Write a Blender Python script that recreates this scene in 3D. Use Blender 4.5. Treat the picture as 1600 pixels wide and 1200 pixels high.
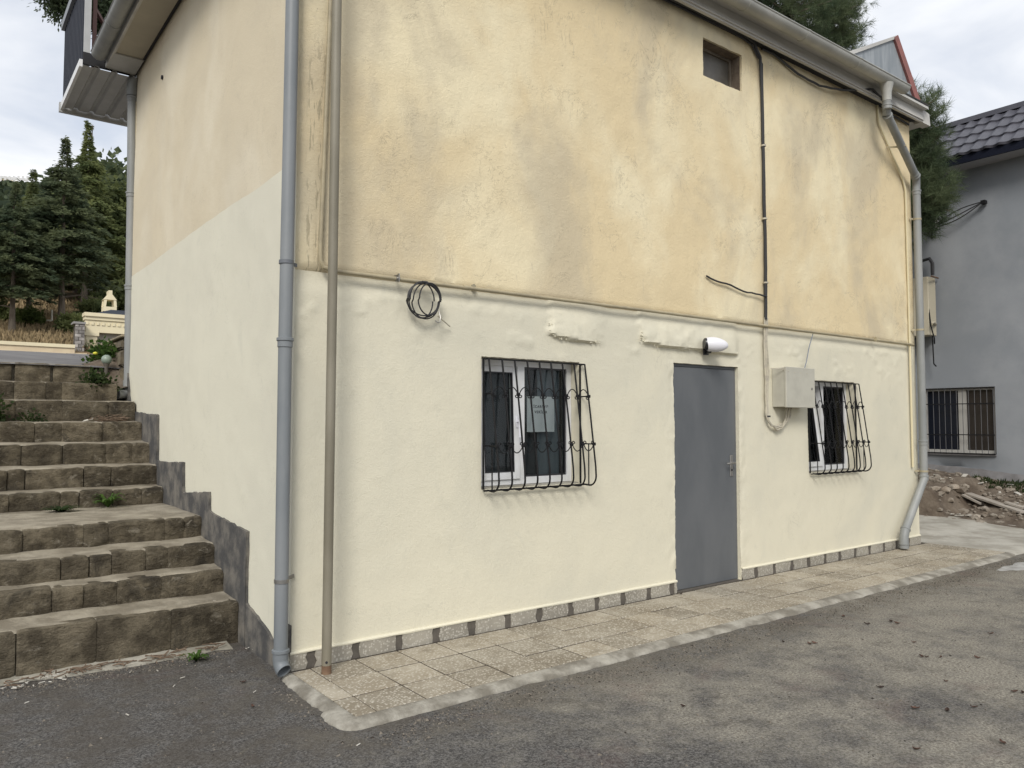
import bpy, bmesh, math, random
import numpy as np
from mathutils import Vector, Matrix

for o in list(bpy.data.objects):
    bpy.data.objects.remove(o, do_unlink=True)
scene = bpy.context.scene
COL = scene.collection
R = math.radians

# ---------------------------------------------------------------- camera
YAW = math.atan2(1574.0, math.hypot(1200, 60))      # from the view direction to the front wall's direction
PITCH = math.atan(60 / 1200.0)
cam_d = bpy.data.cameras.new('camera')
cam = bpy.data.objects.new('camera', cam_d)
COL.objects.link(cam)
cam.location = (0, 0, 1.5)
FWD = Vector((math.cos(YAW) * math.cos(PITCH), math.sin(YAW) * math.cos(PITCH), math.sin(PITCH)))
cam.rotation_euler = FWD.to_track_quat('-Z', 'Y').to_euler()
cam_d.sensor_width = 36
cam_d.lens = 27.0
cam_d.clip_start = 0.05
cam_d.clip_end = 5000
scene.camera = cam

# ---------------------------------------------------------------- sky, sun, exposure
SUN_TRAVEL = Vector((0.62, 0.66, -0.74)).normalized()
world = bpy.data.worlds.new('World')
scene.world = world
world.use_nodes = True
wn, wl = world.node_tree.nodes, world.node_tree.links
wn.clear()
w_out = wn.new('ShaderNodeOutputWorld')
w_bg = wn.new('ShaderNodeBackground')
w_sky = wn.new('ShaderNodeTexSky')
w_sky.sky_type = 'NISHITA'
w_sky.sun_disc = False
w_sky.sun_elevation = math.asin(-SUN_TRAVEL.z)
w_sky.sun_rotation = math.atan2(-SUN_TRAVEL.x, -SUN_TRAVEL.y)
w_sky.air_density = 1.0
w_sky.dust_density = 2.0
w_tc = wn.new('ShaderNodeTexCoord')
w_map = wn.new('ShaderNodeMapping')
w_map.inputs['Scale'].default_value = (1.0, 1.0, 2.2)
w_n1 = wn.new('ShaderNodeTexNoise')
w_n1.inputs['Scale'].default_value = 3.2
w_n1.inputs['Detail'].default_value = 6
w_n1.inputs['Roughness'].default_value = 0.52
w_n1.inputs['Distortion'].default_value = 0.35
w_r1 = wn.new('ShaderNodeValToRGB')
w_r1.color_ramp.elements[0].position = 0.34
w_r1.color_ramp.elements[0].color = (0.72, 0.72, 0.72, 1)
w_r1.color_ramp.elements[1].position = 0.56
w_r1.color_ramp.elements[1].color = (1, 1, 1, 1)
w_r2 = wn.new('ShaderNodeValToRGB')
w_r2.color_ramp.elements[0].position = 0.36
w_r2.color_ramp.elements[0].color = (4.75, 4.95, 5.35, 1)
w_r2.color_ramp.elements[1].position = 0.68
w_r2.color_ramp.elements[1].color = (6.7, 6.8, 6.95, 1)
w_mix = wn.new('ShaderNodeMixRGB')
wl.new(w_tc.outputs['Generated'], w_map.inputs['Vector'])
wl.new(w_map.outputs['Vector'], w_n1.inputs['Vector'])
wl.new(w_n1.outputs['Fac'], w_r1.inputs['Fac'])
wl.new(w_n1.outputs['Fac'], w_r2.inputs['Fac'])
wl.new(w_r1.outputs['Color'], w_mix.inputs['Fac'])
wl.new(w_sky.outputs['Color'], w_mix.inputs['Color1'])
wl.new(w_r2.outputs['Color'], w_mix.inputs['Color2'])
wl.new(w_mix.outputs['Color'], w_bg.inputs['Color'])
w_bg.inputs['Strength'].default_value = 0.10
wl.new(w_bg.outputs['Background'], w_out.inputs['Surface'])

sun_d = bpy.data.lights.new('sun', 'SUN')
sun_d.energy = 1.5
sun_d.angle = R(20)
sun_d.color = (1.0, 0.96, 0.90)
sun = bpy.data.objects.new('sun', sun_d)
COL.objects.link(sun)
sun.location = (-20, -25, 40)
sun.rotation_euler = SUN_TRAVEL.to_track_quat('-Z', 'Y').to_euler()

scene.view_settings.view_transform = 'Standard'
scene.view_settings.look = 'None'
scene.view_settings.gamma = 1.0
scene.view_settings.use_curve_mapping = False
scene.view_settings.exposure = 0.74
scene.render.engine = 'CYCLES'
scene.cycles.max_bounces = 5
scene.cycles.diffuse_bounces = 3
scene.cycles.caustics_reflective = False
scene.cycles.caustics_refractive = False
scene.cycles.transparent_max_bounces = 12

random.seed(11)
rng = np.random.default_rng(11)

# ---------------------------------------------------------------- placing helpers
_f = np.array(FWD)
_r = np.array([math.sin(YAW), -math.cos(YAW), 0.0])
_u = np.cross(_r, _f)
_c = np.array([0, 0, 1.5])


def _ray(px, py):
    return _f * 1200 + _r * (px - 800) - _u * (py - 600)


def at_y(px, py, Y):
    d = _ray(px, py)
    return _c + d * (Y / d[1])


def at_x(px, py, X):
    d = _ray(px, py)
    return _c + d * (X / d[0])


def at_z(px, py, Z):
    d = _ray(px, py)
    return _c + d * ((Z - 1.5) / d[2])


# ---------------------------------------------------------------- noise (numpy, for relief)
_perm = np.random.default_rng(5).random(65536)


def vnoise(x, y, seed=0):
    x = np.asarray(x, float)
    y = np.asarray(y, float)
    xi = np.floor(x).astype(np.int64)
    yi = np.floor(y).astype(np.int64)
    fx, fy = x - xi, y - yi
    fx = fx * fx * (3 - 2 * fx)
    fy = fy * fy * (3 - 2 * fy)

    def h(a, b):
        return _perm[(a * 73856093 ^ b * 19349663 ^ (seed * 83492791 + 977)) & 65535]
    return (h(xi, yi) * (1 - fx) + h(xi + 1, yi) * fx) * (1 - fy) + (h(xi, yi + 1) * (1 - fx) + h(xi + 1, yi + 1) * fx) * fy


def fbm(x, y, seed=0, octv=4):
    s, a, t = 0.0, 1.0, 0.0
    for k in range(octv):
        s = s + a * (vnoise(x * 2 ** k, y * 2 ** k, seed + k) - 0.5)
        t += a
        a *= 0.5
    return s / t * 2


def sstep(a, b, x):
    t = np.clip((x - a) / (b - a), 0, 1)
    return t * t * (3 - 2 * t)


# ---------------------------------------------------------------- materials
MATS = {}


def nodes_of(name):
    m = bpy.data.materials.new(name)
    m.use_nodes = True
    nt = m.node_tree
    nt.nodes.clear()
    out = nt.nodes.new('ShaderNodeOutputMaterial')
    b = nt.nodes.new('ShaderNodeBsdfPrincipled')
    nt.links.new(b.outputs[0], out.inputs[0])
    geo = nt.nodes.new('ShaderNodeNewGeometry')
    return m, nt, b, geo


def nz(nt, geo, scale, detail=4, rough=0.55, stretch=(1, 1, 1), distort=0.0, offset=(0, 0, 0)):
    mp = nt.nodes.new('ShaderNodeMapping')
    mp.inputs['Scale'].default_value = stretch
    mp.inputs['Location'].default_value = offset
    n = nt.nodes.new('ShaderNodeTexNoise')
    n.inputs['Scale'].default_value = scale
    n.inputs['Detail'].default_value = detail
    n.inputs['Roughness'].default_value = rough
    n.inputs['Distortion'].default_value = distort
    nt.links.new(geo.outputs['Position'], mp.inputs['Vector'])
    nt.links.new(mp.outputs[0], n.inputs['Vector'])
    return n.outputs['Fac']


def ramp(nt, src, a, b, ca=0.0, cb=1.0):
    r = nt.nodes.new('ShaderNodeMapRange')
    r.interpolation_type = 'SMOOTHSTEP'
    r.inputs['From Min'].default_value = a
    r.inputs['From Max'].default_value = b
    r.inputs['To Min'].default_value = ca
    r.inputs['To Max'].default_value = cb
    nt.links.new(src, r.inputs['Value'])
    return r.outputs['Result']


def mixc(nt, fac, c1, c2, mode='MIX'):
    m = nt.nodes.new('ShaderNodeMixRGB')
    m.blend_type = mode
    for inp, v in (('Fac', fac), ('Color1', c1), ('Color2', c2)):
        if isinstance(v, (int, float)):
            m.inputs[inp].default_value = v
        elif isinstance(v, tuple):
            m.inputs[inp].default_value = (*v, 1)
        else:
            nt.links.new(v, m.inputs[inp])
    return m.outputs[0]


def math2(nt, op, a, b):
    m = nt.nodes.new('ShaderNodeMath')
    m.operation = op
    for i, v in enumerate((a, b)):
        if isinstance(v, (int, float)):
            m.inputs[i].default_value = v
        else:
            nt.links.new(v, m.inputs[i])
    return m.outputs[0]


def bump(nt, b, h, strength, dist):
    n = nt.nodes.new('ShaderNodeBump')
    n.inputs['Strength'].default_value = strength
    n.inputs['Distance'].default_value = dist
    nt.links.new(h, n.inputs['Height'])
    nt.links.new(n.outputs[0], b.inputs['Normal'])


def axis(nt, geo, k):
    s = nt.nodes.new('ShaderNodeSeparateXYZ')
    nt.links.new(geo.outputs['Position'], s.inputs[0])
    return s.outputs[k]


def simple(name, c, rough=0.6, c2=None, scale=8, lo=0.35, hi=0.7, metal=0.0, bscale=0, bstr=0.3, bdist=0.004,
           stretch=(1, 1, 1), rnd=0.0, spec=0.5):
    if name in MATS:
        return MATS[name]
    m, nt, b, geo = nodes_of(name)
    col = None
    if c2 is not None:
        f = ramp(nt, nz(nt, geo, scale, 5, 0.6, stretch), lo, hi)
        col = mixc(nt, f, c, c2)
    if rnd:
        oi = nt.nodes.new('ShaderNodeObjectInfo')
        v = ramp(nt, oi.outputs['Random'], 0, 1, 1 - rnd, 1 + rnd)
        hsv = nt.nodes.new('ShaderNodeHueSaturation')
        nt.links.new(v, hsv.inputs['Value'])
        if col is None:
            hsv.inputs['Color'].default_value = (*c, 1)
        else:
            nt.links.new(col, hsv.inputs['Color'])
        col = hsv.outputs[0]
    if col is None:
        b.inputs['Base Color'].default_value = (*c, 1)
    else:
        nt.links.new(col, b.inputs['Base Color'])
    b.inputs['Roughness'].default_value = rough
    b.inputs['Metallic'].default_value = metal
    b.inputs['Specular IOR Level'].default_value = spec
    if bscale:
        bump(nt, b, nz(nt, geo, bscale, 5, 0.6), bstr, bdist)
    MATS[name] = m
    return m


def mat_upper_paint(name, warm):
    m, nt, b, geo = nodes_of(name)
    if warm:
        c1, c2, c3, c4 = (0.705, 0.585, 0.370), (0.79, 0.70, 0.485), (0.50, 0.44, 0.325), (0.27, 0.235, 0.17)
    else:
        c1, c2, c3, c4 = (0.645, 0.57, 0.42), (0.70, 0.635, 0.49), (0.57, 0.51, 0.395), (0.32, 0.28, 0.21)
    f1 = ramp(nt, nz(nt, geo, 1.0, 4, 0.55, (1, 1, 0.75), 0.5, (3.1, 0, 1.7)), 0.42, 0.66)
    col = mixc(nt, f1, c1, c2)
    f2 = ramp(nt, nz(nt, geo, 0.95, 5, 0.6, (1.1, 1, 0.7), 0.5, (0.3, 0, 5.2)), 0.45, 0.66, 0, 0.62 if warm else 0.3)
    col = mixc(nt, f2, col, c3)
    f3 = ramp(nt, nz(nt, geo, 9.0, 6, 0.75, (1, 1, 0.5), 1.2), 0.60, 0.72, 0, 0.45 if warm else 0.22)
    col = mixc(nt, f3, col, c3)
    f4 = ramp(nt, nz(nt, geo, 16.0, 4, 0.7, (1, 1, 0.7), 1.5, (7, 1, 2)), 0.70, 0.76, 0, 0.6)
    col = mixc(nt, f4, col, c4)
    # scratches and hairline cracks in the old coat
    ln = nz(nt, geo, 3.2, 6, 0.72, (1, 1, 0.8), 1.6, (4, 2, 9))
    band = math2(nt, 'MULTIPLY', ramp(nt, ln, 0.488, 0.5), ramp(nt, ln, 0.5, 0.512, 1, 0))
    band = math2(nt, 'MULTIPLY', band, ramp(nt, nz(nt, geo, 2.1, 3, 0.6, (1, 1, 1), 0, (8, 8, 1)), 0.50, 0.62, 0, 0.55 if warm else 0.25))
    col = mixc(nt, band, col, c4)
    if warm:      # olive smears left of the slanted pipe
        x = axis(nt, geo, 0)
        z = axis(nt, geo, 2)
        win = math2(nt, 'MULTIPLY', ramp(nt, x, 1.84, 1.88), ramp(nt, x, 1.97, 2.03, 1, 0))
        win = math2(nt, 'MULTIPLY', win, ramp(nt, z, 3.7, 4.1, 1, 0))
        st = ramp(nt, nz(nt, geo, 9.0, 4, 0.6, (4.5, 1, 0.6), 0.3, (1.3, 0, 0.4)), 0.55, 0.60)
        col = mixc(nt, math2(nt, 'MULTIPLY', math2(nt, 'MULTIPLY', win, st), 0.7), col, (0.33, 0.29, 0.20))
    nt.links.new(col, b.inputs['Base Color'])
    b.inputs['Roughness'].default_value = 0.85
    b.inputs['Specular IOR Level'].default_value = 0.25
    h = math2(nt, 'ADD', nz(nt, geo, 30, 6, 0.7, (1, 1, 1), 0.5), math2(nt, 'MULTIPLY', nz(nt, geo, 150, 3, 0.6), 0.5))
    bump(nt, b, h, 0.6 if warm else 0.4, 0.009 if warm else 0.006)
    MATS[name] = m
    return m


def mat_lower_paint(name, c1, c2, bs=0.5):
    m, nt, b, geo = nodes_of(name)
    f1 = ramp(nt, nz(nt, geo, 0.9, 5, 0.6, (1, 1, 0.8), 0.5), 0.40, 0.66)
    col = mixc(nt, f1, c1, c2)
    f2 = ramp(nt, nz(nt, geo, 5.0, 6, 0.7, (1, 1, 0.7), 0.8, (2, 2, 4)), 0.55, 0.78, 0, 0.35)
    col = mixc(nt, f2, col, (c2[0] * 0.78, c2[1] * 0.80, c2[2] * 0.82))
    ln = nz(nt, geo, 2.4, 6, 0.75, (1, 1, 0.9), 1.2, (1, 7, 3))
    band = math2(nt, 'MULTIPLY', ramp(nt, ln, 0.491, 0.5), ramp(nt, ln, 0.5, 0.509, 1, 0))
    band = math2(nt, 'MULTIPLY', band, ramp(nt, nz(nt, geo, 1.6, 3, 0.6, (1, 1, 1), 0, (3, 8, 5)), 0.54, 0.64, 0, 0.30))
    col = mixc(nt, band, col, (c2[0] * 0.55, c2[1] * 0.55, c2[2] * 0.55))
    f3 = ramp(nt, nz(nt, geo, 13.0, 5, 0.75, (1, 1, 1), 0.6, (9, 2, 6)), 0.62, 0.74, 0, 0.35)
    col = mixc(nt, f3, col, (c2[0] * 0.80, c2[1] * 0.78, c2[2] * 0.74))
    nt.links.new(col, b.inputs['Base Color'])
    b.inputs['Roughness'].default_value = 0.7
    b.inputs['Specular IOR Level'].default_value = 0.3
    h = math2(nt, 'ADD', math2(nt, 'MULTIPLY', nz(nt, geo, 42, 6, 0.7, (1, 1, 1), 0.4), 0.8), math2(nt, 'MULTIPLY', nz(nt, geo, 170, 3, 0.6), 0.7))
    bump(nt, b, h, bs, 0.007)
    MATS[name] = m
    return m


def mat_asphalt():
    m, nt, b, geo = nodes_of('asphalt')
    x = axis(nt, geo, 0)
    y = axis(nt, geo, 1)
    big = nz(nt, geo, 0.7, 8, 0.68, (1, 1, 1), 0.0, (1.5, 3.2, 0))
    med = nz(nt, geo, 3.4, 8, 0.78)
    fine = nz(nt, geo, 85, 4, 0.8)
    col = mixc(nt, ramp(nt, fine, 0.36, 0.66), (0.032, 0.031, 0.030), (0.172, 0.165, 0.157))
    # dry dust that lies thicker to the right of the doorway
    d = math2(nt, 'ADD', math2(nt, 'MULTIPLY', big, 0.6), math2(nt, 'MULTIPLY', med, 0.4))
    east = ramp(nt, x, 0.8, 6.0, -0.05, 0.105)
    d = math2(nt, 'ADD', d, east)
    dust = ramp(nt, d, 0.455, 0.655, 0, 0.86)
    dustc = mixc(nt, ramp(nt, nz(nt, geo, 70, 4, 0.8), 0.34, 0.66), (0.115, 0.104, 0.082), (0.385, 0.36, 0.305))
    col = mixc(nt, dust, col, dustc)
    blot = ramp(nt, nz(nt, geo, 7.5, 6, 0.75, (1, 1, 1), 0.8, (2, 6, 0)), 0.50, 0.70, 0, 0.55)
    col = mixc(nt, blot, col, (0.075, 0.068, 0.058))
    pale = ramp(nt, nz(nt, geo, 4.2, 6, 0.8, (1, 1, 1), 0.6, (6, 1, 0)), 0.56, 0.74, 0, 0.5)
    col = mixc(nt, pale, col, (0.27, 0.25, 0.205))
    gut = math2(nt, 'MULTIPLY', ramp(nt, y, 3.05, 3.45), ramp(nt, med, 0.36, 0.60))
    col = mixc(nt, math2(nt, 'MULTIPLY', gut, 0.6), col, (0.070, 0.060, 0.048))
    # faint brown and oily spots
    f = ramp(nt, nz(nt, geo, 3.4, 5, 0.7, (1, 1, 1), 1.0, (9, 4, 0)), 0.60, 0.72, 0, 0.55)
    col = mixc(nt, f, col, (0.055, 0.045, 0.038))
    f = ramp(nt, nz(nt, geo, 1.2, 5, 0.7, (1, 1, 1), 0.5, (4, 8, 0)), 0.55, 0.70, 0, 0.3)
    col = mixc(nt, f, col, (0.13, 0.085, 0.075))
    # light specks of crushed stone
    v = nt.nodes.new('ShaderNodeTexVoronoi')
    v.inputs['Scale'].default_value = 95
    nt.links.new(geo.outputs['Position'], v.inputs['Vector'])
    sp = ramp(nt, v.outputs['Distance'], 0.10, 0.22, 0.55, 0)
    sp = math2(nt, 'MULTIPLY', sp, ramp(nt, nz(nt, geo, 40, 2, 0.5), 0.5, 0.65))
    col = mixc(nt, sp, col, (0.32, 0.30, 0.27))
    nt.links.new(col, b.inputs['Base Color'])
    b.inputs['Roughness'].default_value = 0.92
    b.inputs['Specular IOR Level'].default_value = 0.2
    h = math2(nt, 'ADD', nz(nt, geo, 70, 4, 0.75), math2(nt, 'MULTIPLY', nz(nt, geo, 9, 3, 0.6), 0.5))
    bump(nt, b, h, 0.8, 0.007)
    MATS['asphalt'] = m
    return m


def mat_terrazzo(name, c1, c2, chip, rnd=0.0):
    m, nt, b, geo = nodes_of(name)
    v = nt.nodes.new('ShaderNodeTexVoronoi')
    v.inputs['Scale'].default_value = 70
    nt.links.new(geo.outputs['Position'], v.inputs['Vector'])
    sx = nt.nodes.new('ShaderNodeSeparateColor')
    nt.links.new(v.outputs['Color'], sx.inputs[0])
    edge = ramp(nt, v.outputs['Distance'], 0.34, 0.58, 1, 0)
    pick = ramp(nt, sx.outputs[0], 0.25, 0.8, 0, 0.85)
    f = ramp(nt, nz(nt, geo, 2.3, 5, 0.62, (1, 1, 1), 0.5), 0.36, 0.68)
    col = mixc(nt, f, c1, c2)
    if rnd:
        oi = nt.nodes.new('ShaderNodeObjectInfo')
        val = ramp(nt, oi.outputs['Random'], 0, 1, 1 - rnd, 1 + rnd)
        hsv = nt.nodes.new('ShaderNodeHueSaturation')
        nt.links.new(val, hsv.inputs['Value'])
        nt.links.new(col, hsv.inputs['Color'])
        col = hsv.outputs[0]
    col = mixc(nt, math2(nt, 'MULTIPLY', edge, pick), col, chip)
    g = ramp(nt, nz(nt, geo, 6.0, 5, 0.7, (1, 1, 1), 0.5, (5, 5, 0)), 0.52, 0.72, 0, 0.5)
    col = mixc(nt, g, col, tuple(k * 0.62 for k in c1))
    nt.links.new(col, b.inputs['Base Color'])
    b.inputs['Roughness'].default_value = 0.78
    b.inputs['Specular IOR Level'].default_value = 0.3
    bump(nt, b, nz(nt, geo, 120, 3, 0.6), 0.3, 0.002)
    MATS[name] = m
    return m


def mat_glass():
    m, nt, b, geo = nodes_of('glass')
    out = [n for n in nt.nodes if n.type == 'OUTPUT_MATERIAL'][0]
    tr = nt.nodes.new('ShaderNodeBsdfTransparent')
    tr.inputs[0].default_value = (0.88, 0.91, 0.91, 1)
    gl = nt.nodes.new('ShaderNodeBsdfGlossy')
    gl.inputs['Roughness'].default_value = 0.03
    fr = nt.nodes.new('ShaderNodeFresnel')
    fr.inputs['IOR'].default_value = 1.25
    mx = nt.nodes.new('ShaderNodeMixShader')
    nt.links.new(fr.outputs[0], mx.inputs[0])
    nt.links.new(tr.outputs[0], mx.inputs[1])
    nt.links.new(gl.outputs[0], mx.inputs[2])
    nt.links.new(mx.outputs[0], out.inputs[0])
    nt.nodes.remove(b)
    MATS['glass'] = m
    return m


def mat_leaf(name, ca, cb, scale=1.2, trans=0.5):
    m, nt, b, geo = nodes_of(name)
    f = ramp(nt, nz(nt, geo, scale, 4, 0.6), 0.33, 0.68)
    col = mixc(nt, f, ca, cb)
    oi = nt.nodes.new('ShaderNodeObjectInfo')
    val = ramp(nt, oi.outputs['Random'], 0, 1, 0.85, 1.18)
    hsv = nt.nodes.new('ShaderNodeHueSaturation')
    nt.links.new(val, hsv.inputs['Value'])
    nt.links.new(col, hsv.inputs['Color'])
    nt.links.new(hsv.outputs[0], b.inputs['Base Color'])
    b.inputs['Roughness'].default_value = 0.65
    b.inputs['Specular IOR Level'].default_value = 0.2
    out = [n for n in nt.nodes if n.type == 'OUTPUT_MATERIAL'][0]
    tl = nt.nodes.new('ShaderNodeBsdfTranslucent')
    nt.links.new(hsv.outputs[0], tl.inputs['Color'])
    mx = nt.nodes.new('ShaderNodeMixShader')
    mx.inputs[0].default_value = trans
    nt.links.new(b.outputs[0], mx.inputs[1])
    nt.links.new(tl.outputs[0], mx.inputs[2])
    nt.links.new(mx.outputs[0], out.inputs[0])
    MATS[name] = m
    return m


UPPER = mat_upper_paint('ochre_paint', True)
UPPER_SIDE = mat_upper_paint('ochre_paint_side', False)
LOWER = mat_lower_paint('cream_paint', (0.70, 0.66, 0.52), (0.64, 0.61, 0.49), 0.5)
LOWER_SIDE = mat_lower_paint('cream_paint_side', (0.705, 0.68, 0.555), (0.67, 0.645, 0.53), 0.25)
ASPHALT = mat_asphalt()
PAVER = mat_terrazzo('paver', (0.245, 0.210, 0.155), (0.35, 0.315, 0.25), (0.52, 0.485, 0.41), 0.16)
SKIRT = mat_terrazzo('skirting', (0.27, 0.25, 0.21), (0.35, 0.325, 0.27), (0.50, 0.475, 0.41), 0.08)
GLASS = mat_glass()
MORTAR = simple('dark_mortar', (0.085, 0.075, 0.062), 0.9, (0.125, 0.11, 0.092), 12, bscale=50, bstr=0.5)
JOINT = simple('joint_dirt', (0.038, 0.030, 0.021), 0.95, (0.075, 0.06, 0.043), 10, bscale=60)
CONCRETE = simple('concrete', (0.23, 0.215, 0.175), 0.92, (0.40, 0.38, 0.325), 3.2, 0.34, 0.70, bscale=34, bstr=0.8, bdist=0.012)
CEMENT = simple('grey_cement', (0.062, 0.061, 0.060), 0.9, (0.185, 0.17, 0.145), 4.5, 0.38, 0.68, bscale=22, bstr=0.6, bdist=0.01)
STEEL_DOOR = simple('grey_door_paint', (0.098, 0.106, 0.114), 0.45, (0.128, 0.135, 0.142), 2.2, stretch=(1, 1, 0.4), bscale=14, bstr=0.06)
PVC_GREY = simple('grey_pvc', (0.165, 0.182, 0.194), 0.5, (0.215, 0.228, 0.235), 3.0, stretch=(1, 1, .4))
PVC_PALE = simple('pale_grey_pvc', (0.21, 0.22, 0.218), 0.5, (0.29, 0.296, 0.286), 3.0, stretch=(1, 1, .4))
PVC_WHITE = simple('white_upvc', (0.72, 0.73, 0.74), 0.4, (0.64, 0.64, 0.62), 5)
GUTTER = simple('gutter_metal', (0.33, 0.33, 0.305), 0.45, (0.42, 0.42, 0.39), 3)
FASCIA = simple('fascia_white', (0.42, 0.41, 0.385), 0.6, (0.52, 0.51, 0.48), 3.0, stretch=(0.5, 1, 2))
SOFFIT = simple('soffit_beige', (0.36, 0.33, 0.265), 0.7, (0.42, 0.385, 0.31), 2)
BLACK = simple('gap_shade', (0.02, 0.02, 0.022), 0.9)  # black that paints in the darkness of gaps at the eaves
CABLE = simple('black_cable', (0.022, 0.022, 0.024), 0.55)
CABLE_CREAM = simple('painted_cable', (0.50, 0.46, 0.36), 0.7, (0.36, 0.33, 0.27), 18)
IRON = simple('black_iron', (0.008, 0.008, 0.009), 0.6, (0.022, 0.017, 0.014), 30, 0.58, 0.78, spec=0.25)
POLE = simple('olive_pole_paint', (0.175, 0.158, 0.115), 0.55, (0.235, 0.214, 0.162), 5, stretch=(1, 1, 0.3), bscale=30, bstr=0.15)
RUST = simple('rust', (0.13, 0.075, 0.045), 0.9, (0.20, 0.13, 0.08), 20, bscale=60)
GASPIPE = simple('gas_pipe_paint', (0.40, 0.345, 0.225), 0.55, (0.30, 0.26, 0.175), 7)
YELLOW_PIPE = simple('yellow_pipe_paint', (0.64, 0.57, 0.38), 0.65)
BOX = simple('meter_box_paint', (0.48, 0.465, 0.395), 0.5, (0.42, 0.405, 0.345), 6)
WHITE_PLASTIC = simple('white_plastic', (0.74, 0.74, 0.78), 0.35)
DARK_PLASTIC = simple('dark_plastic', (0.02, 0.02, 0.023), 0.3)
CHROME = simple('brushed_metal', (0.33, 0.32, 0.30), 0.4, metal=0.8)
STONE_PLAIN = simple('stair_stone_plain', (0.075, 0.063, 0.046), 0.95, (0.195, 0.168, 0.122), 6.0, 0.36, 0.68, bscale=22, bstr=1.0, bdist=0.035, rnd=0.14)


def mat_stair_stone():
    m, nt, b, geo = nodes_of('stair_stone')
    f = ramp(nt, nz(nt, geo, 6.0, 6, 0.7), 0.36, 0.66)
    col = mixc(nt, f, (0.072, 0.060, 0.042), (0.180, 0.153, 0.108))
    oi = nt.nodes.new('ShaderNodeObjectInfo')
    hsv = nt.nodes.new('ShaderNodeHueSaturation')
    nt.links.new(ramp(nt, oi.outputs['Random'], 0, 1, 0.80, 1.22), hsv.inputs['Value'])
    nt.links.new(col, hsv.inputs['Color'])
    col = hsv.outputs[0]
    f = ramp(nt, nz(nt, geo, 3.1, 6, 0.72, (1, 1, 0.7), 0.6, (4, 4, 4)), 0.52, 0.68, 0, 0.75)     # damp and soot
    col = mixc(nt, f, col, (0.036, 0.032, 0.026))
    f = ramp(nt, nz(nt, geo, 8.5, 6, 0.75, (1, 1, 1.4), 0.8, (1, 9, 4)), 0.56, 0.70, 0, 0.7)     # dusty cement smears
    col = mixc(nt, f, col, (0.30, 0.27, 0.215))
    f = ramp(nt, nz(nt, geo, 40, 4, 0.7), 0.60, 0.72, 0, 0.6)
    col = mixc(nt, f, col, (0.035, 0.030, 0.024))
    nt.links.new(col, b.inputs['Base Color'])
    b.inputs['Roughness'].default_value = 0.95
    b.inputs['Specular IOR Level'].default_value = 0.2
    h = math2(nt, 'ADD', nz(nt, geo, 18, 6, 0.72, (1, 1, 1.8)), math2(nt, 'MULTIPLY', nz(nt, geo, 75, 4, 0.7), 0.4))
    bump(nt, b, h, 1.0, 0.035)
    MATS['stair_stone'] = m
    return m


STONE = mat_stair_stone()
TREAD = simple('stair_tread', (0.185, 0.160, 0.118), 0.95, (0.33, 0.295, 0.23), 4.0, 0.34, 0.68, bscale=26, bstr=0.9, bdist=0.018)
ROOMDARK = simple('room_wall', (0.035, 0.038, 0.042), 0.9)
CURTAIN = simple('curtain_cloth', (0.13, 0.15, 0.165), 0.9)
PAPER = simple('paper', (0.78, 0.78, 0.77), 0.8)
INK = simple('ink', (0.02, 0.02, 0.025), 0.8)
GREYWALL = simple('grey_wall_paint', (0.22, 0.238, 0.258), 0.85, (0.285, 0.30, 0.318), 0.9, bscale=30, bstr=0.25, bdist=0.005)
GREYBASE = simple('grey_wall_base', (0.17, 0.165, 0.165), 0.9, (0.26, 0.255, 0.26), 4, bscale=30, bstr=0.4)
ROOFTILE = simple('metal_roof_tile', (0.060, 0.060, 0.075), 0.42, (0.078, 0.078, 0.094), 3)
DARKBLUE = simple('dark_fascia', (0.009, 0.011, 0.020), 0.6, spec=0.1)
GREYSOFFIT = simple('grey_soffit', (0.36, 0.36, 0.38), 0.8)
CHARCOAL = simple('charcoal_sheet', (0.026, 0.030, 0.042), 0.6, spec=0.12)
WHITESHEET = simple('pale_sheet', (0.42, 0.42, 0.41), 0.5, (0.36, 0.36, 0.35), 4)
REDBROWN = simple('red_brown_steel', (0.10, 0.045, 0.035), 0.6)
REDTRIM = simple('red_trim', (0.27, 0.10, 0.085), 0.65, (0.21, 0.085, 0.075), 7)
ZINC = simple('zinc_sheet', (0.20, 0.225, 0.245), 0.55, (0.31, 0.335, 0.355), 2.6, stretch=(4, 1, 0.5))
BARK = simple('bark', (0.12, 0.095, 0.07), 0.95, (0.20, 0.165, 0.125), 6, stretch=(1, 1, 0.3), bscale=14, bstr=0.8, bdist=0.03)
CONIFER = mat_leaf('conifer_green', (0.078, 0.104, 0.044), (0.225, 0.25, 0.10), 0.9)
CEDAR = mat_leaf('cedar_bluegreen', (0.072, 0.102, 0.060), (0.205, 0.235, 0.12), 0.9)
OLIVEG = mat_leaf('olive_green', (0.060, 0.090, 0.026), (0.15, 0.18, 0.055), 0.7)
PINE = mat_leaf('pine_needles', (0.062, 0.092, 0.050), (0.155, 0.190, 0.100), 1.6)
WEED = mat_leaf('weed_leaf', (0.05, 0.10, 0.022), (0.10, 0.17, 0.04), 9)
IVY = mat_leaf('ivy_leaf', (0.028, 0.05, 0.016), (0.065, 0.09, 0.03), 6)
DRYGRASS = simple('dry_grass_slope', (0.20, 0.14, 0.075), 0.95, (0.10, 0.085, 0.045), 0.6, 0.38, 0.66, bscale=4, bstr=1.0, bdist=0.2)
STRAW = simple('straw', (0.30, 0.22, 0.12), 0.9, (0.17, 0.13, 0.065), 1.5)
SOIL = simple('soil', (0.085, 0.064, 0.046), 0.97, (0.17, 0.138, 0.105), 3.0, 0.38, 0.66, bscale=16, bstr=0.9, bdist=0.03)
RUBBLE = simple('rubble_stone', (0.20, 0.16, 0.12), 0.95, (0.36, 0.32, 0.265), 5, rnd=0.25, bscale=30, bstr=0.5)
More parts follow.
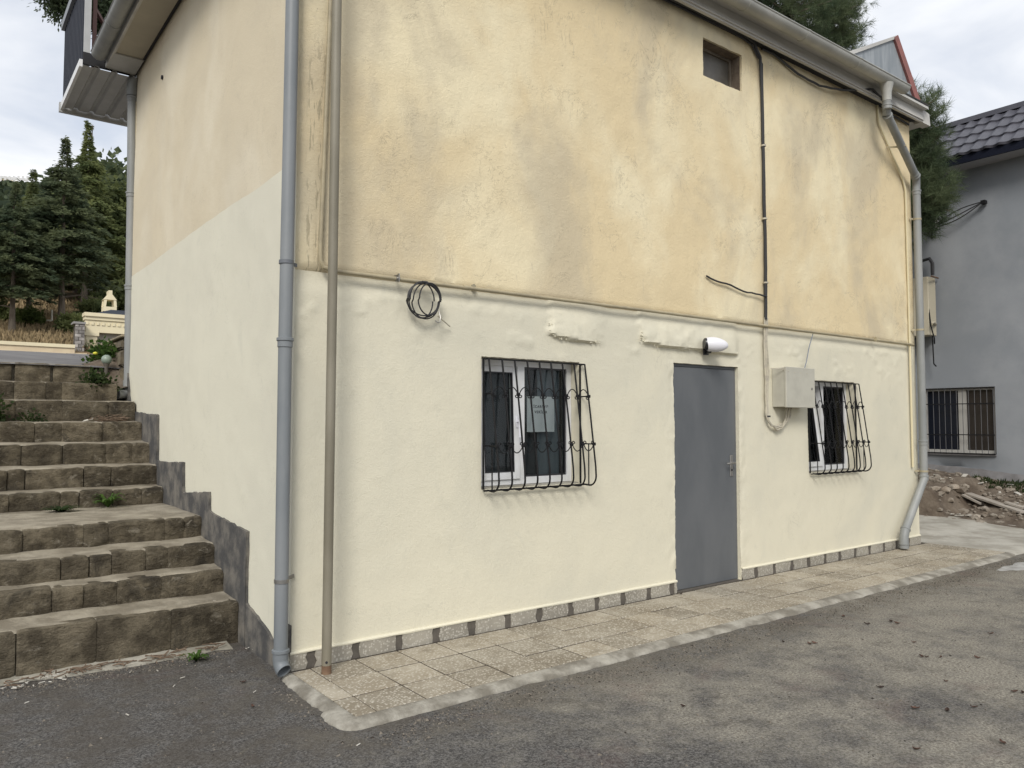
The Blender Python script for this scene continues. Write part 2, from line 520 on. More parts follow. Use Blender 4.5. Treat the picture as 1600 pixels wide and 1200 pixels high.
WHITEBIT = simple('white_scrap', (0.55, 0.53, 0.48), 0.85, (0.34, 0.31, 0.26), 30)
PLANK = simple('weathered_plank', (0.27, 0.24, 0.20), 0.9, (0.38, 0.345, 0.30), 8, stretch=(1, 0.2, 1))
VILLA = simple('villa_cream', (0.74, 0.66, 0.45), 0.8, (0.68, 0.60, 0.42), 0.7)
VILLA_PANEL = simple('villa_panel', (0.42, 0.39, 0.33), 0.85)  # greyer, darker beige for the panels
VILLA_BRICK = simple('grey_brick', (0.20, 0.185, 0.175), 0.9, (0.36, 0.335, 0.31), 3, rnd=0.3)
SLATE = simple('slate_roof', (0.045, 0.055, 0.075), 0.6)
WALLCREAM = simple('boundary_cream', (0.66, 0.545, 0.37), 0.85, (0.58, 0.46, 0.31), 1.2)
DRYLEAF = simple('dry_leaf_brown', (0.060, 0.032, 0.022), 0.85, rnd=0.6)
CRUMB = simple('asphalt_crumb', (0.10, 0.088, 0.072), 0.95, (0.20, 0.175, 0.14), 30)


# ---------------------------------------------------------------- mesh helpers
WLOC = {}


class MB:
    def __init__(s):
        s.v, s.f, s.smooth = [], [], False

    def add(s, vs, fs):
        n = len(s.v)
        s.v.extend([tuple(map(float, p)) for p in vs])
        s.f.extend([tuple(i + n for i in f) for f in fs])
        return s

    def box(s, x0, x1, y0, y1, z0, z1, bev=0.0):
        if bev <= 0:
            vs = [(x, y, z) for z in (z0, z1) for y in (y0, y1) for x in (x0, x1)]
            fs = [(0, 2, 3, 1), (4, 5, 7, 6), (0, 1, 5, 4), (2, 6, 7, 3), (0, 4, 6, 2), (1, 3, 7, 5)]
            return s.add(vs, fs)
        bm = bmesh.new()
        bmesh.ops.create_cube(bm, size=1)
        for v in bm.verts:
            v.co = Vector(((x0 + x1) / 2 + v.co.x * (x1 - x0), (y0 + y1) / 2 + v.co.y * (y1 - y0), (z0 + z1) / 2 + v.co.z * (z1 - z0)))
        bmesh.ops.bevel(bm, geom=bm.edges[:], offset=bev, segments=1, affect='EDGES')
        return s.bm(bm)

    def bm(s, bm):
        bm.verts.index_update()
        s.add([v.co for v in bm.verts], [tuple(v.index for v in f.verts) for f in bm.faces])
        bm.free()
        return s

    def bar(s, p, q, w, h, up=(0, 0, 1)):
        p, q = Vector(p), Vector(q)
        d = (q - p).normalized()
        u = Vector(up)
        if abs(d.dot(u)) > 0.98:
            u = Vector((1, 0, 0))
        a = d.cross(u).normalized()
        b = a.cross(d).normalized()
        vs = [c + a * sx * w / 2 + b * sy * h / 2 for c in (p, q) for sx, sy in ((-1, -1), (1, -1), (1, 1), (-1, 1))]
        return s.add(vs, [(0, 3, 2, 1), (4, 5, 6, 7), (0, 1, 5, 4), (1, 2, 6, 5), (2, 3, 7, 6), (3, 0, 4, 7)])

    def tube(s, pts, r, n=8, caps=True):
        pts = [Vector(p) for p in pts]
        k = len(pts)
        rs = r if isinstance(r, (list, tuple)) else [r] * k
        t0 = (pts[1] - pts[0]).normalized()
        u = Vector((0, 0, 1)) if abs(t0.z) < 0.9 else Vector((1, 0, 0))
        a = t0.cross(u).normalized()
        vs, fs = [], []
        for i in range(k):
            if i == 0:
                t = t0
            elif i == k - 1:
                t = (pts[i] - pts[i - 1]).normalized()
            else:
                t = ((pts[i] - pts[i - 1]).normalized() + (pts[i + 1] - pts[i]).normalized())
                t = t.normalized() if t.length > 1e-6 else (pts[i + 1] - pts[i]).normalized()
            a = (a - t * a.dot(t)).normalized()
            b = t.cross(a)
            for j in range(n):
                an = 2 * math.pi * j / n
                vs.append(pts[i] + (a * math.cos(an) + b * math.sin(an)) * rs[i])
        for i in range(k - 1):
            for j in range(n):
                j2 = (j + 1) % n
                fs.append((i * n + j, i * n + j2, (i + 1) * n + j2, (i + 1) * n + j))
        if caps:
            fs.append(tuple(range(n - 1, -1, -1)))
            fs.append(tuple((k - 1) * n + j for j in range(n)))
        s.smooth = True
        return s.add(vs, fs)

    def ring_tube(s, pts, ro, ri, n=16):
        """open pipe end: outer and inner skin"""
        m1, m2 = MB(), MB()
        m1.tube(pts, ro, n, caps=False)
        m2.tube(pts, ri, n, caps=False)
        s.add(m1.v, m1.f)
        s.add(m2.v, [tuple(reversed(f)) for f in m2.f])
        e1, e2 = len(s.v) - len(m2.v) - n, len(s.v) - n
        s.f.extend([(e1 + j, e1 + (j + 1) % n, e2 + (j + 1) % n, e2 + j) for j in range(n)])
        s.smooth = True
        return s

    def grid(s, P):
        """P: array (n, m, 3)"""
        n, m = P.shape[:2]
        fs = [(i * m + j, i * m + j + 1, (i + 1) * m + j + 1, (i + 1) * m + j) for i in range(n - 1) for j in range(m - 1)]
        return s.add(P.reshape(-1, 3), fs)

    def prism(s, poly, off):
        """poly: list of 3D points (planar), extruded by off"""
        n = len(poly)
        o = Vector(off)
        vs = [Vector(p) for p in poly] + [Vector(p) + o for p in poly]
        fs = [tuple(range(n)), tuple(range(2 * n - 1, n - 1, -1))]
        fs += [(i, (i + 1) % n, n + (i + 1) % n, n + i)[::-1] for i in range(n)]
        return s.add(vs, fs)

    def mesh(s, name, mat, off=(0, 0, 0)):
        me = bpy.data.meshes.new(name)
        ox, oy, oz = off
        me.from_pydata([(x - ox, y - oy, z - oz) for x, y, z in s.v], [], s.f)
        if s.smooth:
            me.polygons.foreach_set('use_smooth', [True] * len(me.polygons))
            try:
                me.set_sharp_from_angle(angle=R(40))
            except Exception:
                pass
        me.materials.append(mat)
        me.update()
        return me


def fix_normals(me):
    bm = bmesh.new()
    bm.from_mesh(me)
    bmesh.ops.recalc_face_normals(bm, faces=bm.faces[:])
    bm.to_mesh(me)
    bm.free()


def link(name, data, parent=None, loc=(0, 0, 0)):
    o = bpy.data.objects.new(name, data)
    COL.objects.link(o)
    if parent is not None:
        o.parent = parent
        p = WLOC[parent.name]
        o.location = tuple(a - b for a, b in zip(loc, p))
    else:
        o.location = loc
    WLOC[o.name] = tuple(loc)
    return o


def thing(name, label, cat, loc, group=None):
    o = link(name, None, None, tuple(map(float, loc)))
    o.empty_display_size = 0.2
    o['label'] = label
    o['category'] = cat
    if group:
        o['group'] = group
    return o


def part(name, mb, mat, parent, label=None, kind=None):
    loc = WLOC[parent.name]
    me = mb.mesh(name, mat, loc)
    fix_normals(me)
    o = link(name, me, parent, loc)
    if label:
        o['label'] = label
    if kind:
        o['kind'] = kind
    return o


def single(name, mb, mat, label, cat, loc, group=None):
    me = mb.mesh(name, mat, loc)
    fix_normals(me)
    o = link(name, me, None, tuple(map(float, loc)))
    o['label'] = label
    o['category'] = cat
    if group:
        o['group'] = group
    return o


def struct(name, mb, mat, label=None, kind='structure'):
    me = mb.mesh(name, mat)
    o = link(name, me)
    o['kind'] = kind
    if label:
        o['label'] = label
    return o


def axis_split(a, b, crit, step):
    ks = sorted(set([a, b] + [c for c in crit if a < c < b]))
    out = [ks[0]]
    for p, q in zip(ks, ks[1:]):
        n = max(1, int(round((q - p) / step)))
        out += [p + (q - p) * i / n for i in range(1, n + 1)]
    return np.array(out)


# ================================================================ THE SETTING
GZ = -0.028
struct('asphalt_ground', MB().add([(-1500, -1500, GZ), (1500, -1500, GZ), (1500, 2500, GZ), (-1500, 2500, GZ)], [(0, 1, 2, 3)]), ASPHALT,
       'worn grey asphalt yard dusted with dry dirt')

# pavement bed with its tiles, and the concrete kerb round it
W = 4.574           # plane of the front wall
LX, RX = 1.797, 9.86
pav = struct('pavement', MB().box(1.79, 10.02, 3.66, W + 0.1, -0.05, -0.0048), JOINT, 'narrow tiled pavement along the front wall')
tile_vars = []
for k in range(4):
    bm = bmesh.new()
    bmesh.ops.create_cube(bm, size=1)
    for v in bm.verts:
        v.co = Vector((v.co.x * 0.2895, v.co.y * 0.286, v.co.z * 0.03 - 0.015))
    bmesh.ops.bevel(bm, geom=bm.edges[:], offset=0.0035, segments=1, affect='EDGES')
    me = bpy.data.meshes.new('paving_tile')
    bm.to_mesh(me)
    bm.free()
    me.materials.append(PAVER)
    tile_vars.append(me)
rows = [(3.666, 3.945), (3.945, 4.245), (4.245, 4.545)]
for ri, (ya, yb) in enumerate(rows):
    x = 1.915
    cols = [(1.795, 1.915)]
    while x < 9.9:
        cols.append((x, min(x + 0.3, 9.99)))
        x += 0.3
    for (xa, xb) in cols:
        if xb - xa < 0.05:
            continue
        t = link('paving_tile', tile_vars[0], pav, ((xa + xb) / 2, (ya + yb) / 2, random.uniform(-0.0025, 0.0015)))
        t.scale = ((xb - xa) / 0.3, (yb - ya) / 0.3, 1)
        t.rotation_euler = (random.uniform(-.006, .006), random.uniform(-.006, .006), random.uniform(-.004, .004))

kb = MB()
inner = [(1.7935, 4.535), (1.7935, 3.6645), (10.02, 3.6645)]
path, nrm = [], []
for yv in np.linspace(4.52, 3.72, 60):
    path.append((1.7935, yv)); nrm.append((-1.0, 0.0))
for t in np.linspace(0, 1, 10):
    path.append((1.7935, 3.6645)); nrm.append((-math.cos(t * math.pi / 2), -math.sin(t * math.pi / 2)))
for xv in np.linspace(1.86, 10.0, 330):
    path.append((xv, 3.6645)); nrm.append((0.0, -1.0))
path, nrm = np.array(path), np.array(nrm)
arc = np.cumsum(np.r_[0, np.hypot(*np.diff(path, axis=0).T) + 0.004])
wid = 0.105 + 0.024 * fbm(arc * 0.9, arc * 0, 3) + 0.016 * fbm(arc * 6, arc * 0, 8) + 0.006 * fbm(arc * 26, arc * 0, 18)
wid = np.where(arc < 0.85, wid - 0.035, wid)
P = np.zeros((len(path), 9, 3))
for j, (t, z) in enumerate(((1.03, GZ - 0.03), (1.0, GZ + 0.002), (0.93, GZ + 0.010), (0.8, -0.010), (0.6, -0.004), (0.4, 0.0), (0.2, 0.002), (0.06, 0.002), (0.0, -0.0015))):
    P[:, j, :2] = path + nrm * (wid * t)[:, None]
    P[:, j, 2] = z + (0.0035 * fbm(arc * 5, arc * 0 + j * 0.6, 4) + 0.003 * fbm(arc * 22, arc * 0 + j * 5.1, 14) if 0 < j < 7 else 0)
kb.grid(P)
kb.smooth = True
struct('kerb', kb, simple('kerb_cement', (0.17, 0.155, 0.125), 0.93, (0.37, 0.35, 0.30), 5.0, 0.36, 0.66, bscale=34, bstr=0.9, bdist=0.012), 'rough cement edging between pavement and asphalt')

# concrete apron right of the building, sloping towards the rubble
n1, n2 = 60, 60
P = np.zeros((n1, n2, 3))
for i, u in enumerate(np.linspace(0, 1, n1)):
    for j, w in enumerate(np.linspace(0, 1, n2)):
        x = 9.995 + u * 2.75
        y0 = 3.52 + 0.35 * u ** 2 - 0.15 * u
        y1 = 7.5
        y = y0 + (y1 - y0) * w
        P[i, j] = (x, y, 0)
X, Yy = P[:, :, 0], P[:, :, 1]
P[:, :, 2] = -0.004 + 0.05 * sstep(10.0, 10.9, X) * sstep(4.1, 5.2, Yy) + 0.012 * fbm(X * 1.7, Yy * 1.7, 2) * sstep(10.0, 10.3, X) - 0.03 * sstep(3.75, 3.5, Yy - 0.0)
P[:, 0, 2] = GZ - 0.03
mb = MB().grid(P)
mb.smooth = True
struct('concrete_apron', mb, simple('apron_concrete', (0.30, 0.28, 0.235), 0.93, (0.45, 0.43, 0.375), 2.4, 0.34, 0.66, bscale=20, bstr=0.9, bdist=0.02), 'pale uneven concrete apron beside the building corner')

# soil and rubble bank in front of the grey house
def bank_z(X, Y):
    z = 0.02 + 0.52 * sstep(12.35, 14.4, X + 0.25 * fbm(Y * 1.1, Y * 0 + 2, 7)) * (0.55 + 0.55 * sstep(3.2, 6.3, Y))
    z = z + 0.40 * sstep(5.35, 5.62, Y + 0.12 * fbm(X * 2, Y * 2, 6)) * sstep(12.45, 12.62, X) * sstep(14.6, 13.0, X)
    z = z + 0.07 * fbm(X * 3.1, Y * 3.1, 21, 5) * sstep(12.25, 12.8, X)
    return z - 0.12 * sstep(12.45, 12.2, X)


xs = np.linspace(12.15, 14.6, 90)
ys = np.linspace(0.5, 9.5, 220)
X, Yy = np.meshgrid(xs, ys, indexing='ij')
mb = MB().grid(np.stack([X, Yy, bank_z(X, Yy)], -1))
mb.smooth = True
struct('soil_bank', mb, SOIL, 'brown soil bank with rubble below the grey house')

# upper road at the head of the stairs and the hill behind
def road_z(X, Y):
    z = np.interp(Y, [9.5, 9.65, 14.0, 16, 41, 42.2, 46, 60, 100, 160, 260], [2.06, 2.13, 2.60, 2.66, 2.66, 4.9, 5.7, 9.0, 22, 42, 70])
    return z + 0.25 * fbm(X * 0.15, Y * 0.15, 3) * sstep(43, 60, Y)


ys = np.concatenate([np.linspace(9.62, 14, 30), np.linspace(14.3, 41, 20)])
xs = np.linspace(-30, 1.755, 70)
X, Yy = np.meshgrid(xs, ys, indexing='ij')
mb = MB().grid(np.stack([X, Yy, road_z(X, Yy) + 0.012 * fbm(X * 1.4, Yy * 1.4, 5)], -1))
xs = np.linspace(1.755, 40, 30)
ys = np.concatenate([np.linspace(11.85, 14, 8), np.linspace(14.3, 41, 20)])
X, Yy = np.meshgrid(xs, ys, indexing='ij')
mb.grid(np.stack([X, Yy, road_z(X, Yy)], -1))
mb.add([(1.755, 9.62, 2.1), (1.755, 11.85, 2.35), (1.755, 11.85, GZ), (1.755, 9.62, GZ)], [(0, 1, 2, 3)])
mb.add([(1.755, 11.85, 2.35), (40, 11.85, 2.35), (40, 11.85, GZ), (1.755, 11.85, GZ)], [(0, 1, 2, 3)])
mb.smooth = True
struct('upper_road', mb, simple('road_grey', (0.12, 0.115, 0.115), 0.9, (0.17, 0.165, 0.16), 2.0, bscale=60, bstr=0.5), 'grey road at the head of the stairs')
ys = np.concatenate([np.linspace(41, 60, 30), np.linspace(62, 260, 40)])
xs = np.linspace(-120, 160, 120)
X, Yy = np.meshgrid(xs, ys, indexing='ij')
mb = MB().grid(np.stack([X, Yy, road_z(X, Yy)], -1))
mb.smooth = True
struct('hillside', mb, DRYGRASS, 'hillside with dry brown grass under the trees')
# earth bank left of the stairs, carrying the upper road
mb = MB()
ys = np.linspace(5.3, 9.66, 30)
xs = np.linspace(-30, -1.3, 40)
X, Yy = np.meshgrid(xs, ys, indexing='ij')
mb.grid(np.stack([X, Yy, np.interp(Yy, [5.3, 9.66], [-0.1, 2.1]) + 0.06 * fbm(X, Yy, 5)], -1))
mb.smooth = True
struct('earth_bank', mb, SOIL, 'earth bank left of the stone stairs')

# ================================================================ MAIN BUILDING
bld = thing('painted_building', 'two-storey corner building painted ochre above and cream below', 'building', (LX, W, 0))

DOOR = (5.31, 6.245, 0.0, 2.035)
WIN1 = (3.212, 4.172, 1.015, 1.982)
WIN2 = (7.43, 8.385, 0.965, 1.953)
VENT = (5.765, 6.36, 4.785, 5.155)
SPLIT = 2.452


def front_wall(z0, z1, opens, step, disp, depth):
    xs = axis_split(LX, RX, [v for o in opens for v in o[:2]], step)
    zs = axis_split(z0, z1, [v for o in opens for v in o[2:]], step)
    nx, nzz = len(xs), len(zs)
    X, Z = np.meshgrid(xs, zs, indexing='ij')
    D = disp(X, Z)
    D *= sstep(LX, LX + 0.03, X) * sstep(RX, RX - 0.03, X)
    Px, Py, Pz = X.copy(), W - D, Z.copy()
    inside = np.zeros((nx - 1, nzz - 1), bool)
    xc = (xs[:-1] + xs[1:]) / 2
    zc = (zs[:-1] + zs[1:]) / 2
    rim = []
    for (a, b, c, d) in opens:
        inside |= ((xc[:, None] > a) & (xc[:, None] < b) & (zc[None, :] > c) & (zc[None, :] < d))
        ia, ib = int(np.argmin(abs(xs - a))), int(np.argmin(abs(xs - b)))
        ic, idd = int(np.argmin(abs(zs - c))), int(np.argmin(abs(zs - d)))
        loop = [(i, ic) for i in range(ia, ib)] + [(ib, j) for j in range(ic, idd)] + [(i, idd) for i in range(ib, ia, -1)] + [(ia, j) for j in range(idd, ic, -1)]
        rim.append(loop)
        for (i, j) in loop:
            Px[i, j] += random.uniform(-.0025, .0025) if zs[j] > 0.02 else 0
            Pz[i, j] += random.uniform(-.0025, .0025) if zs[j] > 0.02 else 0
    mb = MB()
    mb.v = list(map(tuple, np.stack([Px, Py, Pz], -1).reshape(-1, 3).tolist()))
    I, J = np.nonzero(~inside)
    mb.f = [(i * nzz + j, (i + 1) * nzz + j, (i + 1) * nzz + j + 1, i * nzz + j + 1) for i, j in zip(I.tolist(), J.tolist())]
    for loop in rim:
        base = len(mb.v)
        for (i, j) in loop:
            mb.v.append((float(xs[i]), W + depth, float(zs[j])))
        L = len(loop)
        for k in range(L):
            i, j = loop[k]
            i2, j2 = loop[(k + 1) % L]
            mb.f.append((i * nzz + j, i2 * nzz + j2, base + (k + 1) % L, base + k))
    mb.smooth = True
    return mb


def lower_disp(X, Z):
    D = 0.006 * fbm(X * 0.9, Z * 0.9, 1, 2) + 0.0022 * fbm(X * 7, Z * 7, 12, 3)
    D = D - 0.014 * sstep(2.30, 2.43, Z)                       # drawn back below the gas pipe
    top = sstep(2.46, 2.30, Z)
    # two thick plaster patches with a broken lower edge
    for x0, x1, zz, hh, sd in ((3.83, 4.50, ((3.83, 2.20), (3.95, 2.165), (4.2, 2.15), (4.5, 2.145)), 0.034, 31), (4.85, 6.27, ((4.85, 2.185), (5.2, 2.172), (5.72, 2.158), (6.27, 2.152)), 0.040, 47)):
        zl = np.interp(X, [p[0] for p in zz], [p[1] for p in zz]) + 0.010 * fbm(X * 9, X * 0, sd, 4)
        ex = sstep(x0, x0 + 0.06, X + 0.05 * fbm(Z * 14, Z * 0, sd)) * sstep(x1 + 0.01, x1 - (0.30 if sd == 31 else 0.12), X)
        D = D + hh * ex * sstep(zl - 0.008, zl + 0.006, Z) * (1 - 0.65 * sstep(zl + 0.02, zl + 0.26, Z)) * (1 + 0.28 * fbm(X * 11, Z * 11, sd, 4))
    # trowel blobs, stuck dabs near the top
    rough = sstep(1.9, 2.15, Z) * sstep(2.45, 2.36, Z)
    D = D + 0.016 * rough * np.clip(fbm(X * 6, Z * 9, 77, 5) - 0.12, 0, 1)
    # broken plaster by the door jambs
    for xd in (5.31, 6.245):
        D = D + 0.012 * np.exp(-((X - xd) / 0.09) ** 2) * (fbm(X * 14, Z * 10, 61, 4)) * (Z < 2.05)
    return D


def upper_disp(X, Z):
    return (0.010 + 0.012 * fbm(X * 0.8, Z * 0.8, 2, 3) * sstep(2.45, 2.8, Z) + 0.004 * fbm(X * 6, Z * 6, 15, 4) + 0.003 * fbm(X * 15, Z * 15, 25, 2)) * sstep(SPLIT - 0.001, SPLIT + 0.012, Z) - 0.016 * (Z < SPLIT + 0.001)


part('wall', front_wall(0.0, SPLIT + 0.03, [DOOR, WIN1, WIN2], 0.018, lower_disp, 0.13), LOWER, bld, 'cream painted lower wall of the front')
part('wall', front_wall(SPLIT, 5.55, [VENT], 0.035, upper_disp, 0.16), UPPER, bld, 'ochre painted, stained upper wall of the front')


# crumbled lower edges of the two thick plaster patches
rr = random.Random(71)
for zz, n_ in ((((3.84, 2.195), (3.95, 2.160), (4.2, 2.147), (4.42, 2.143)), 40), (((4.86, 2.183), (5.2, 2.168), (5.72, 2.155), (6.22, 2.150)), 60)):
    mb = MB()
    for i in range(n_):
        x = rr.uniform(zz[0][0], zz[-1][0])
        if rr.random() < 0.3:
            x = zz[0][0] + abs(rr.gauss(0, 0.05))
        z = float(np.interp(x, [p[0] for p in zz], [p[1] for p in zz])) + rr.gauss(0.012, 0.008) + (rr.uniform(0, 0.09) if x < zz[0][0] + 0.03 else 0)
        rad = rr.uniform(0.003, 0.008)
        bm = bmesh.new()
        bmesh.ops.create_icosphere(bm, subdivisions=1, radius=rad)
        for v in bm.verts:
            k_ = rr.uniform(0.6, 1.3)
            v.co = Vector((v.co.x * k_ * 1.5 + x, v.co.y * k_ + W - rr.uniform(0.016, 0.026), v.co.z * k_ + z))
        mb.bm(bm)
    part('plaster_crumbs', mb, LOWER, bld, 'crumbled broken edge of a thick plaster patch', 'stuff')


def side_wall(z0, z1, upper):
    ys = axis_split(W, 9.42, [], 0.035)
    zs = axis_split(z0, z1, [], 0.035)
    Yg, Zg = np.meshgrid(ys, zs, indexing='ij')
    if not upper:      # the line where the painter stopped wanders a little
        Zg = Zg + (0.018 * fbm(Yg * 1.5, Yg * 0, 19, 4)) * sstep(z1 - 0.3, z1, Zg)
    D = 0.010 * fbm(Yg * 0.8, Zg * 0.8, 4, 3) + 0.003 * fbm(Yg * 6, Zg * 6, 7, 3)
    D *= sstep(W, W + 0.03, Yg)
    D -= 0.004 if upper else 0
    mb = MB().grid(np.stack([LX - D, Yg, Zg], -1))
    mb.smooth = True
    return mb


part('wall', side_wall(0.0, 3.14, False), LOWER_SIDE, bld, 'cream painted lower wall beside the stairs')
part('wall', side_wall(3.06, 5.60, True), UPPER_SIDE, bld, 'ochre painted upper wall above the stairs')
mb = MB()
mb.add([(RX, W, 0), (RX, 9.42, 0), (RX, 9.42, 5.5), (RX, W, 5.5)], [(0, 1, 2, 3)])
mb.add([(LX, 9.42, 0), (RX, 9.42, 0), (RX, 9.42, 5.5), (LX, 9.42, 5.5)], [(0, 1, 2, 3)])
part('wall', mb, UPPER, bld)
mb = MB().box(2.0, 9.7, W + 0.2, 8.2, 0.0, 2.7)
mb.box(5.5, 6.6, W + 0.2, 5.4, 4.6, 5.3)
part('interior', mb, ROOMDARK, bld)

# cement plinth following the stairs on the side wall
outline = [(W + 0.02, 0.16), (4.85, 0.135), (5.02, 0.19), (5.33, 0.262), (5.345, 0.755), (5.6, 0.765), (5.95, 0.79), (6.22, 0.805), (6.235, 0.955), (6.55, 0.93), (7.005, 0.90),
           (7.025, 1.155), (7.5, 1.135), (7.96, 1.135), (7.985, 1.575), (8.5, 1.59), (9.0, 1.62), (9.2, 1.66), (9.30, 1.80), (9.41, 2.05)]
dense = []
for (a, b), (c, d) in zip(outline, outline[1:]):
    k = max(1, int(math.hypot(c - a, d - b) / 0.05))
    for i in range(k):
        t = i / k
        dense.append((a + (c - a) * t + random.uniform(-.006, .006), b + (d - b) * t + random.uniform(-.007, .007)))
dense.append(outline[-1])
mb = MB()
n = len(dense)
vs = [(LX - 0.018, y, z) for y, z in dense] + [(LX - 0.018, y, -0.05) for y, z in dense] + [(LX + 0.01, y, z) for y, z in dense]
fs = [(i, i + 1, n + i + 1, n + i) for i in range(n - 1)] + [(i, i + 1, 2 * n + i + 1, 2 * n + i) for i in range(n - 1)]
mb.add(vs, fs)
part('plinth', mb, CEMENT, bld, 'dark bare cement plinth stepping up beside the stairs')
# the plinth turns the corner behind the downpipe
part('plinth', MB().prism([(LX - 0.015, W - 0.012, 0.105), (LX + 0.006, W - 0.012, 0.105), (LX + 0.006, W - 0.012, 0.27), (LX - 0.015, W - 0.012, 0.285)], (0, 0.03, 0)), CEMENT, bld)

hp = at_x(254, 121, LX)
part('hole', MB().tube([(LX - 0.012, hp[1], hp[2]), (LX + 0.004, hp[1], hp[2])], 0.022, 10), INK, bld, 'small dark hole high in the side wall')
hp = at_y(740, 448, W - 0.016)
part('dab', MB().tube([(hp[0], W - 0.020, hp[2]), (hp[0], W + 0.002, hp[2])], 0.020, 12), simple('olive_dab', (0.30, 0.27, 0.19), 0.9), bld)
# skirting of terrazzo pieces with dark mortar between
part('skirting_bed', MB().box(LX + 0.002, DOOR[0] - 0.002, W - 0.008, W + 0.02, -0.004, 0.098), MORTAR, bld)
part('skirting_bed', MB().box(DOOR[1] + 0.012, RX - 0.004, W - 0.008, W + 0.02, -0.004, 0.098), MORTAR, bld)
gapsL = [LX - 0.031, 1.93, 2.23, 2.54, 2.83, 3.12, 3.44, 3.74, 4.06, 4.34, 4.64, 4.95, 5.245, DOOR[0] + 0.031]
gapsR = [DOOR[1] - 0.021, 6.47, 6.77, 7.08, 7.38, 7.70, 7.99, 8.31, 8.62, 8.95, 9.25, 9.55, RX + 0.031]


def skirt_piece(xa, xb):
    # front face with wobbly ends, thickness 12 mm
    k = 4
    zs = np.linspace(-0.003, 0.1005, k)
    l = [xa + random.uniform(-.010, .008) for _ in zs]
    r = [xb + random.uniform(-.008, .010) for _ in zs]
    y = W - 0.0135 + random.uniform(-.0015, .0015)
    poly = [(l[i], y, zs[i]) for i in range(k)][::-1] + [(r[i], y, zs[i]) for i in range(k)]
    return MB().prism(poly, (0, 0.02, 0))


for gl in (gapsL, gapsR):
    for a, b in zip(gl, gl[1:]):
        part('skirting_tile', skirt_piece(a + 0.031, b - 0.031), SKIRT, bld)
# cream painted lip on top of the skirting
for xa, xb in ((LX - 0.002, DOOR[0] + 0.004), (DOOR[1] + 0.004, RX)):
    xs = axis_split(xa, xb, [], 0.05)
    P = np.zeros((len(xs), 4, 3))
    wob = 0.004 * fbm(xs * 8, xs * 0, 5)
    for j, (dy, z) in enumerate(((-0.017, 0.094), (-0.018, 0.103), (-0.012, 0.110), (0.006, 0.113))):
        P[:, j, 0] = xs
        P[:, j, 1] = W + dy
        P[:, j, 2] = z + wob * (j == 0) * 1.0
    mb = MB().grid(P)
    mb.smooth = True
    part('skirting_lip', mb, LOWER, bld)

# door
dx0, dx1, _, dz1 = DOOR
YD = W + 0.030
door = part('door', MB().box(dx0 + 0.022, dx1 - 0.022, YD, YD + 0.04, 0.006, dz1 - 0.030, 0.004), STEEL_DOOR, bld, 'flat grey painted steel door')
mb = MB()
mb.box(dx0 + 0.001, dx0 + 0.019, YD + 0.004, YD + 0.09, 0.0, dz1)
mb.box(dx1 - 0.019, dx1 - 0.001, YD + 0.004, YD + 0.09, 0.0, dz1)
mb.box(dx0 + 0.0195, dx1 - 0.0195, YD + 0.0045, YD + 0.09, dz1 - 0.026, dz1 - 0.001)
part('door_frame', mb, STEEL_DOOR, door)
part('sill', MB().box(dx0 + 0.02, dx1 - 0.02, W - 0.01, YD + 0.12, -0.02, 0.004), MORTAR, door)
for z in (0.26, 1.02, 1.79):
    part('hinge', MB().tube([(dx0 + 0.017, YD - 0.010, z - 0.055), (dx0 + 0.017, YD - 0.010, z + 0.055)], 0.009, 8), CABLE_CREAM if z < 1 else STEEL_DOOR, door)
hx = 6.158
mb = MB().box(hx - 0.021, hx + 0.021, YD - 0.008, YD + 0.001, 0.985, 1.185, 0.004)
hd = part('handle', mb, CHROME, door, 'worn metal lever handle on a long plate')
part('lever', MB().tube([(hx, YD - 0.005, 1.115), (hx, YD - 0.05, 1.115), (hx - 0.015, YD - 0.058, 1.115), (hx - 0.115, YD - 0.056, 1.112), (hx - 0.125, YD - 0.05, 1.110)], 0.0085, 8), CHROME, door)
part('keyhole', MB().tube([(hx, YD - 0.012, 1.045), (hx, YD - 0.004, 1.045)], 0.010, 10), INK, door)


